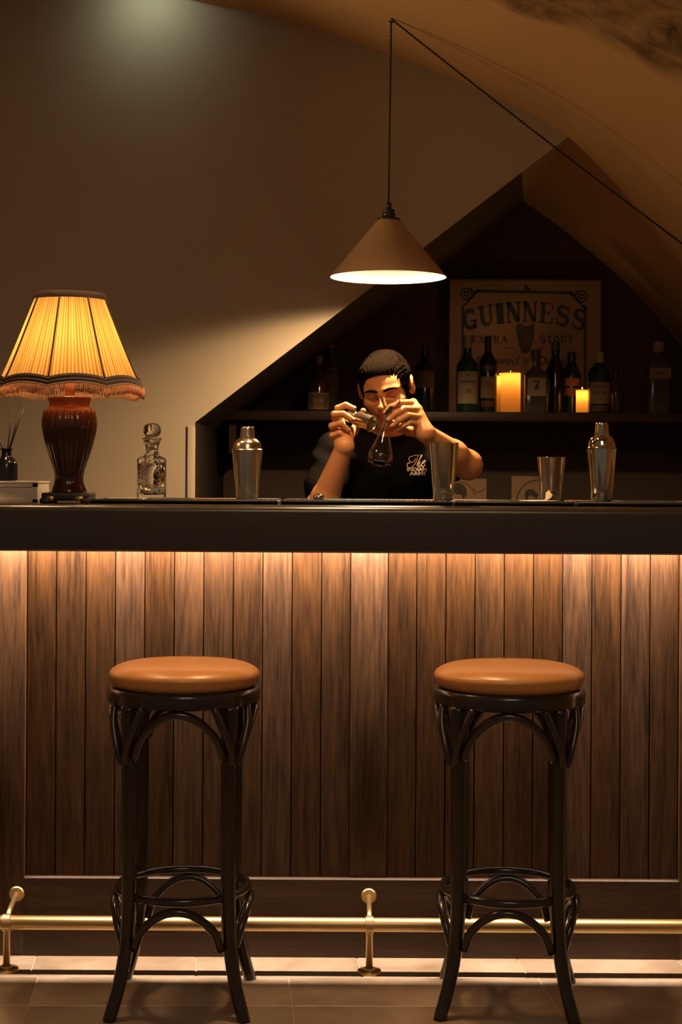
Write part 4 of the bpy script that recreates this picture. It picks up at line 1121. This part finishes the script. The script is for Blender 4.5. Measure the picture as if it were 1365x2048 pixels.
man = thing('person', 'bartender in a black t-shirt bending to pour from a jigger into a glass carafe', 'person', (.15, 5.12, 0))
def skinf(nt, b):
    at = N(nt, 'ShaderNodeAttribute', attribute_name='skin_tone')
    v = coords(nt); n1 = noise_tex(nt, v, 60, 4); c = mix(nt, .12, at.outputs['Color'], ramp(nt, n1, [(.3, (.30, .12, .06)), (.7, (.62, .33, .2))]))
    nt.links.new(c, b.inputs['Base Color'])
    bump(nt, b, noise_tex(nt, v, 700, 3), .08, .0004)
M_skin = mat('skin', (.50, .26, .15), .46, build=skinf, Subsurface_Weight=.12)
M_skin.node_tree.nodes['Principled BSDF'].inputs['Subsurface Radius'].default_value = (.012, .004, .002)
body_o, BV = field_obj('body', B, M_skin, None, 1)
colr = np.tile(np.array([.66, .30, .125, 1.0]), (len(BV), 1))
loc = (BV - np.array(HO[:])) @ np.array(HR) / HS        # rows = R^T (v)
lx, ly, lz = loc.T
near = (np.abs(lx) < .1) & (np.abs(ly) < .14) & (np.abs(lz) < .14)
def blend(mask, col):
    mask = np.clip(mask, 0, 1)[:, None]; colr[:, :3] = colr[:, :3] * (1 - mask) + np.array(col) * mask
lips = near & (ly < -.09) & (np.abs(lz + .056) < .0095) & (np.abs(lx) < .023)
st_ = np.clip((-.040 - lz) / .012, 0, 1) * np.clip((.02 - ly) / .02, 0, 1) * near * (lz > -.115)
blend(st_ * .55, (.16, .085, .055))
blend(lips * .8, (.38, .13, .09))
lash = near & (ly < -.070) & (np.abs(np.abs(lx) - .032) < .014) & (np.abs(lz + .0055) < .0016); blend(lash * .8, (.05, .025, .02))
tips = np.zeros(len(BV))
for f_ in RF + LF:
    for j in f_[1:]:
        d_ = np.linalg.norm(BV - np.array(j[:]), axis=1); tips = np.maximum(tips, np.clip(1 - d_ / .013, 0, 1))
blend(tips * .35, (.56, .24, .13))
ca = body_o.data.attributes.new('skin_tone', 'FLOAT_COLOR', 'POINT'); ca.data.foreach_set('color', colr.ravel())
MO = Matrix.Translation(man.location)
def under(o, par=None):     # part of the person, geometry kept where it stands
    o.parent = par or man; o.matrix_parent_inverse = MO.inverted() if par is None else Matrix()
    return o
under(body_o)
# fingernails on the fingertips that face the room
M_nail = mat('nail', (.62, .36, .25), .25)
for f_, r in zip(RF + LF[:4], rr + rr):
    tp, dp = f_[3], f_[2]; ax_ = (tp - dp).normalized(); nn = Vector((0, -1, .75)); nn = (nn - ax_ * nn.dot(ax_)).normalized(); sd_ = ax_.cross(nn)
    M = Matrix((sd_, ax_, nn)).transposed() @ Matrix.Diagonal((r[3] * .62, r[3] * .80, .0016))
    bm = bmesh.new(); bmesh.ops.create_uvsphere(bm, u_segments=14, v_segments=8, radius=1)
    c = tp + ax_ * r[3] * .15 + nn * (r[3] * .93); vv = ([(M @ v.co + c)[:] for v in bm.verts], [tuple(v.index for v in f.verts) for f in bm.faces]); bm.free()
    under(mk('fingernail', vv, M_nail), body_o)

# hair: short, swept up and back from the forehead
def hairfn(x, y, z):
    w = x * 1.0 + .010 * np.sin(y * 70) + .006 * np.sin(z * 90 + 1)
    return .0016 * np.sin(w * 620 + 3 * np.sin(y * 55)) + .0012 * np.sin(w * 1130 + 2 * np.sin(z * 80)) - .0022 * np.exp(-((y + .06) / .03) ** 2) * (1 + np.sin(x * 95 + 1.2))
Hf = Field(tuple(HO - Vector((.15, .17, .16))), tuple(HO + Vector((.15, .17, .17))), .0020)
def hh(x, y, z, rad, k=.01, op='add', fn=None): Hf.ell(hd(x, y, z), tuple(r * HS for r in rad), HR, k, op, fn)
hh(0, .012, .032, (.0820, .101, .0850), fn=hairfn)
hh(-.006, -.050, .078, (.050, .034, .022), .018, fn=hairfn)
hh(0, .045, -.02, (.070, .062, .065), .02)
hh(.004, -.125, .012, (.088, .085, .066), .004, 'sub')         # the face stays clear
for sx in (-1, 1):
    Hf.cap(hd(sx * .085, .010, -.005), hd(sx * .085, .012, -.05), .031, .034, .004, 'sub')
    Hf.cap(hd(sx * .069, -.020, .01), hd(sx * .070, -.018, -.014), .006, .004, .004)     # sideburn
Hf.cap(hd(0, -.06, -.07), hd(0, .05, -.12), .085, .07, .01, 'sub')
M_hair = mat('dark_hair', (.005, .0035, .0025), .7, Specular_IOR_Level=0.0, build=lambda nt, b: bump(nt, b, noise_tex(nt, coords(nt, (1, .15, .3)), 520, 3), .5, .002))
hair, _ = field_obj('hair', Hf, M_hair, None, 1); under(hair)
for sx in (-1, 1):
    pts = [hd(sx * x, y, z) for x, y, z in ((.010, -.0975, .0205), (.022, -.0975, .0245), (.036, -.0905, .0245), (.050, -.0790, .0195))]
    under(mk('eyebrow', tube(cr(pts, 5), lambda t: .0052 - .0032 * abs(t - .35), 10, flat=.9), M_hair), body_o)

# black t-shirt
T_ = Field((-.20, 4.70, .86), (.48, 5.34, 1.45), .0040)
torso(T_, .012)
T_.cap(shR, shR.lerp(elR, .55), .066, .060, .03); T_.cap(shL, shL.lerp(elL, .58), .070, .064, .03)
nd_ = (hd(0, .02, -.06) - neckb).normalized()
for (a_, b_, r0, r1) in ((neckb + nd_ * .034 + Vector((0, -.004, 0)), neckb + nd_ * .20, .058, .080),): T_.cap(a_, b_, r0, r1, .004, 'sub')
# flat sleeve ends and hem, then soft folds
def plane_cut(f, p, n, rad):
    b = f.block(np.array(p[:]) - rad, np.array(p[:]) + rad); sl, X, Y, Z = b
    d = -((X - p[0]) * n[0] + (Y - p[1]) * n[1] + (Z - p[2]) * n[2])
    ds_ = np.sqrt((X - p[0]) ** 2 + (Y - p[1]) ** 2 + (Z - p[2]) ** 2) - rad * .95
    f.put(sl, np.maximum(d, ds_), .0, 'sub')
dR = (elR - shR).normalized(); dL = (elL - shL).normalized()
plane_cut(T_, shR + dR * .165 + dR * .055, dR, .10); plane_cut(T_, shL + dL * .165 + dL * .055, dL, .10)
b = T_.block((-.3, 4.6, .8), (.6, 5.4, 1.5)); sl, X, Y, Z = b
T_.a[sl] += (.0028 * np.sin(X * 55 + 22 * Z + 3 * np.sin(Z * 30)) + .0020 * np.sin(Z * 75 - X * 50 + 2 * np.sin(Y * 30))).astype(np.float32)
M_shirt = mat('black_cotton', (.007, .0065, .006), .9, Specular_IOR_Level=0.0, build=lambda nt, b: bump(nt, b, noise_tex(nt, coords(nt), 900, 3), .2, .0006))
shirt, SV = field_obj('t_shirt', T_, M_shirt, None, 2); under(shirt)
# printed logo projected onto the cloth
bvh = BVHTree.FromPolygons([tuple(v) for v in SV], [tuple(p.vertices) for p in shirt.data.polygons])
def on_shirt(vf):    # flat drawing in image pixels -> ray onto the cloth from the room side
    V = []
    for v in vf[0]:
        p = P(v[0], v[1], 4.5); p2 = P(v[0], v[1], 5.5)
        o = Vector((p2.x * .93, 4.6, (p2.z - CAMZ) * .93 + CAMZ)); h = bvh.ray_cast(o, Vector((0, 1, 0)))
        q0 = h[0] + Vector((0, -.0012, 0)) if h[0] else Vector((o.x, 4.95, o.z)); V.append(q0)
    return V, vf[1]
def dense(pts, n=6): return [(p.x, p.y) for p in cr([(x, y, 0) for x, y in pts], n)]
M_print = mat('cream_print', (.85, .76, .58), .8)
S8 = lambda x, y: (800 + x / 22.75, 900 + y / 22.75)
sc_ = [dense([S8(*p) for p in q_]) for q_ in (
    [(560, 400), (540, 500), (440, 580), (330, 540), (280, 430), (330, 340), (460, 300), (600, 255), (700, 270), (760, 260)],
    [(690, 300), (640, 450), (580, 600), (450, 740), (330, 810), (230, 780), (195, 700), (230, 620), (330, 600)],
    [(860, 240), (800, 380), (730, 500), (660, 640), (640, 740)], [(650, 700), (740, 560), (780, 570), (720, 700), (700, 780), (780, 740), (860, 650)],
    [(850, 640), (960, 590), (1020, 500), (960, 500), (880, 600), (850, 700), (890, 765), (960, 740), (1010, 650)])]
lg_ = []
for i, q_ in enumerate(sc_):
    n_ = len(q_); w_ = [1.5 + (1.6 * (1 - j / n_) ** 3 if i == 2 else 0) + (1.6 * (j / n_) ** 6 if i == 1 else 0) for j in range(n_)]
    lg_.append(stroke([(x, y) for x, y in q_], w_))
def tpx(s, x0, x1, y0, y1):
    v, f = text_vf(s, 1.0, .035); xs_ = [p[0] for p in v]; ys_ = [p[1] for p in v]
    a, b_, c, d = min(xs_), max(xs_), min(ys_), max(ys_)
    return [(x0 + (p[0] - a) / (b_ - a) * (x1 - x0), y1 - (p[1] - c) / (d - c) * (y1 - y0), 0) for p in v], f
lg_.append(tpx('INDIAN', 808.5, 847.5, 935, 942.2)); lg_.append(tpx('ARMS', 813, 845.5, 943, 950))
lo = mk('printed_logo', on_shirt(join(*lg_)), M_print, smooth=False); under(lo, shirt)

# trousers and shoes (mostly behind the bar)
Tr = Field((-.12, 4.9, 0.04), (.46, 5.40, 1.02), .009)
for sx in (-1, 1):
    hp_ = hip + Vector((sx * .085, 0, -.03)); kn = Vector((.15 + sx * .11, 5.06, .50)); an = Vector((.15 + sx * .13, 5.14, .09))
    Tr.cap(hp_, kn, .092, .066, .03); Tr.cap(kn, an, .066, .052, .02)
Tr.cap(hip + Vector((-.06, 0, .01)), hip + Vector((.06, 0, .01)), .122, .122, .04)
tro, _ = field_obj('trousers', Tr, mat('dark_trousers', (.02, .02, .022), .85), None, 2); under(tro)
for sx in (-1, 1):
    Sf = Field((.15 + sx * .13 - .08, 4.93, -.01), (.15 + sx * .13 + .08, 5.26, .16), .006)
    Sf.cap((.15 + sx * .13, 5.17, .052), (.15 + sx * .14, 5.03, .040), .045, .037, .02); Sf.cap((.15 + sx * .13, 5.16, .06), (.15 + sx * .13, 5.15, .11), .042, .044, .02)
    sho, _ = field_obj('shoe', Sf, mat('black_shoe', (.02, .018, .017), .4), None, 2); under(sho)

# jigger: two steel cups meeting at a waist, mouth turned to the room
jl = (jB - jA).length
jp = [(0, .003), (.0185, .0), (.0198, .0), (.0198, .003), (.0178, .020), (.0165, .0245), (.0172, .026), (.0205, .030), (.0235, jl - .002), (.0243, jl), (.0236, jl + .0006), (.0226, jl - .001), (.0190, .032), (.0, .031)]
Mj = jd.to_track_quat('Z', 'Y').to_matrix()
jg = thing('jigger', 'double-ended steel jigger tipped in the hand at the left', 'jigger', jA)
mk('jigger_cups', move(lathe(jp, 56), (0, 0, 0), Mj), M_steel_s, jg, sharp=40)
# carafe: flared mouth, thin neck, pear body, small amount of amber liquid
ca_, cb_ = Q(781, 798, 4.588), Q(758, 931, 4.572)
cl = (cb_ - ca_).length; cM = (cb_ - ca_).normalized().to_track_quat('Z', 'Y').to_matrix(); k = 1 / (F / 4.65)
cpz = lambda py: (py - 798) / (931 - 798) * cl
outer = prof([(21 * k, cpz(797)), (17 * k, cpz(805)), (9 * k, cpz(820)), (6.2 * k, cpz(838)), (6.4 * k, cpz(852)), (11 * k, cpz(868)), (19 * k, cpz(890)), (24.5 * k, cpz(909)), (25 * k, cpz(918)), (22 * k, cpz(928)), (15 * k, cpz(931))], 5) + [(0, cpz(931))]
inn = prof([(0, cpz(925)), (14 * k, cpz(925)), (20.5 * k, cpz(922)), (23.2 * k, cpz(915)), (22.8 * k, cpz(908)), (17.5 * k, cpz(890)), (9.6 * k, cpz(868)), (4.8 * k, cpz(852)), (4.6 * k, cpz(838)), (7.4 * k, cpz(820)), (15.6 * k, cpz(805)), (19.9 * k, cpz(797.3)), (21 * k, cpz(797))], 5)
cf = thing('glass_carafe', 'small pear-shaped glass carafe held by its thin neck', 'carafe', ca_)
mk('carafe_glass', move(lathe(outer + inn, 56, cap=False), (0, 0, 0), cM), M_glass, cf)
li = prof([(0, cpz(924.5)), (14 * k, cpz(924.5)), (20.2 * k, cpz(921.5)), (22.8 * k, cpz(915)), (22.4 * k, cpz(908))], 4) + [(0, cpz(908))]
mk('liquid', move(lathe(li, 48, cap=False), (0, 0, 0), cM), glass('amber_liquid', (.92, .62, .42), ior=1.34), cf)
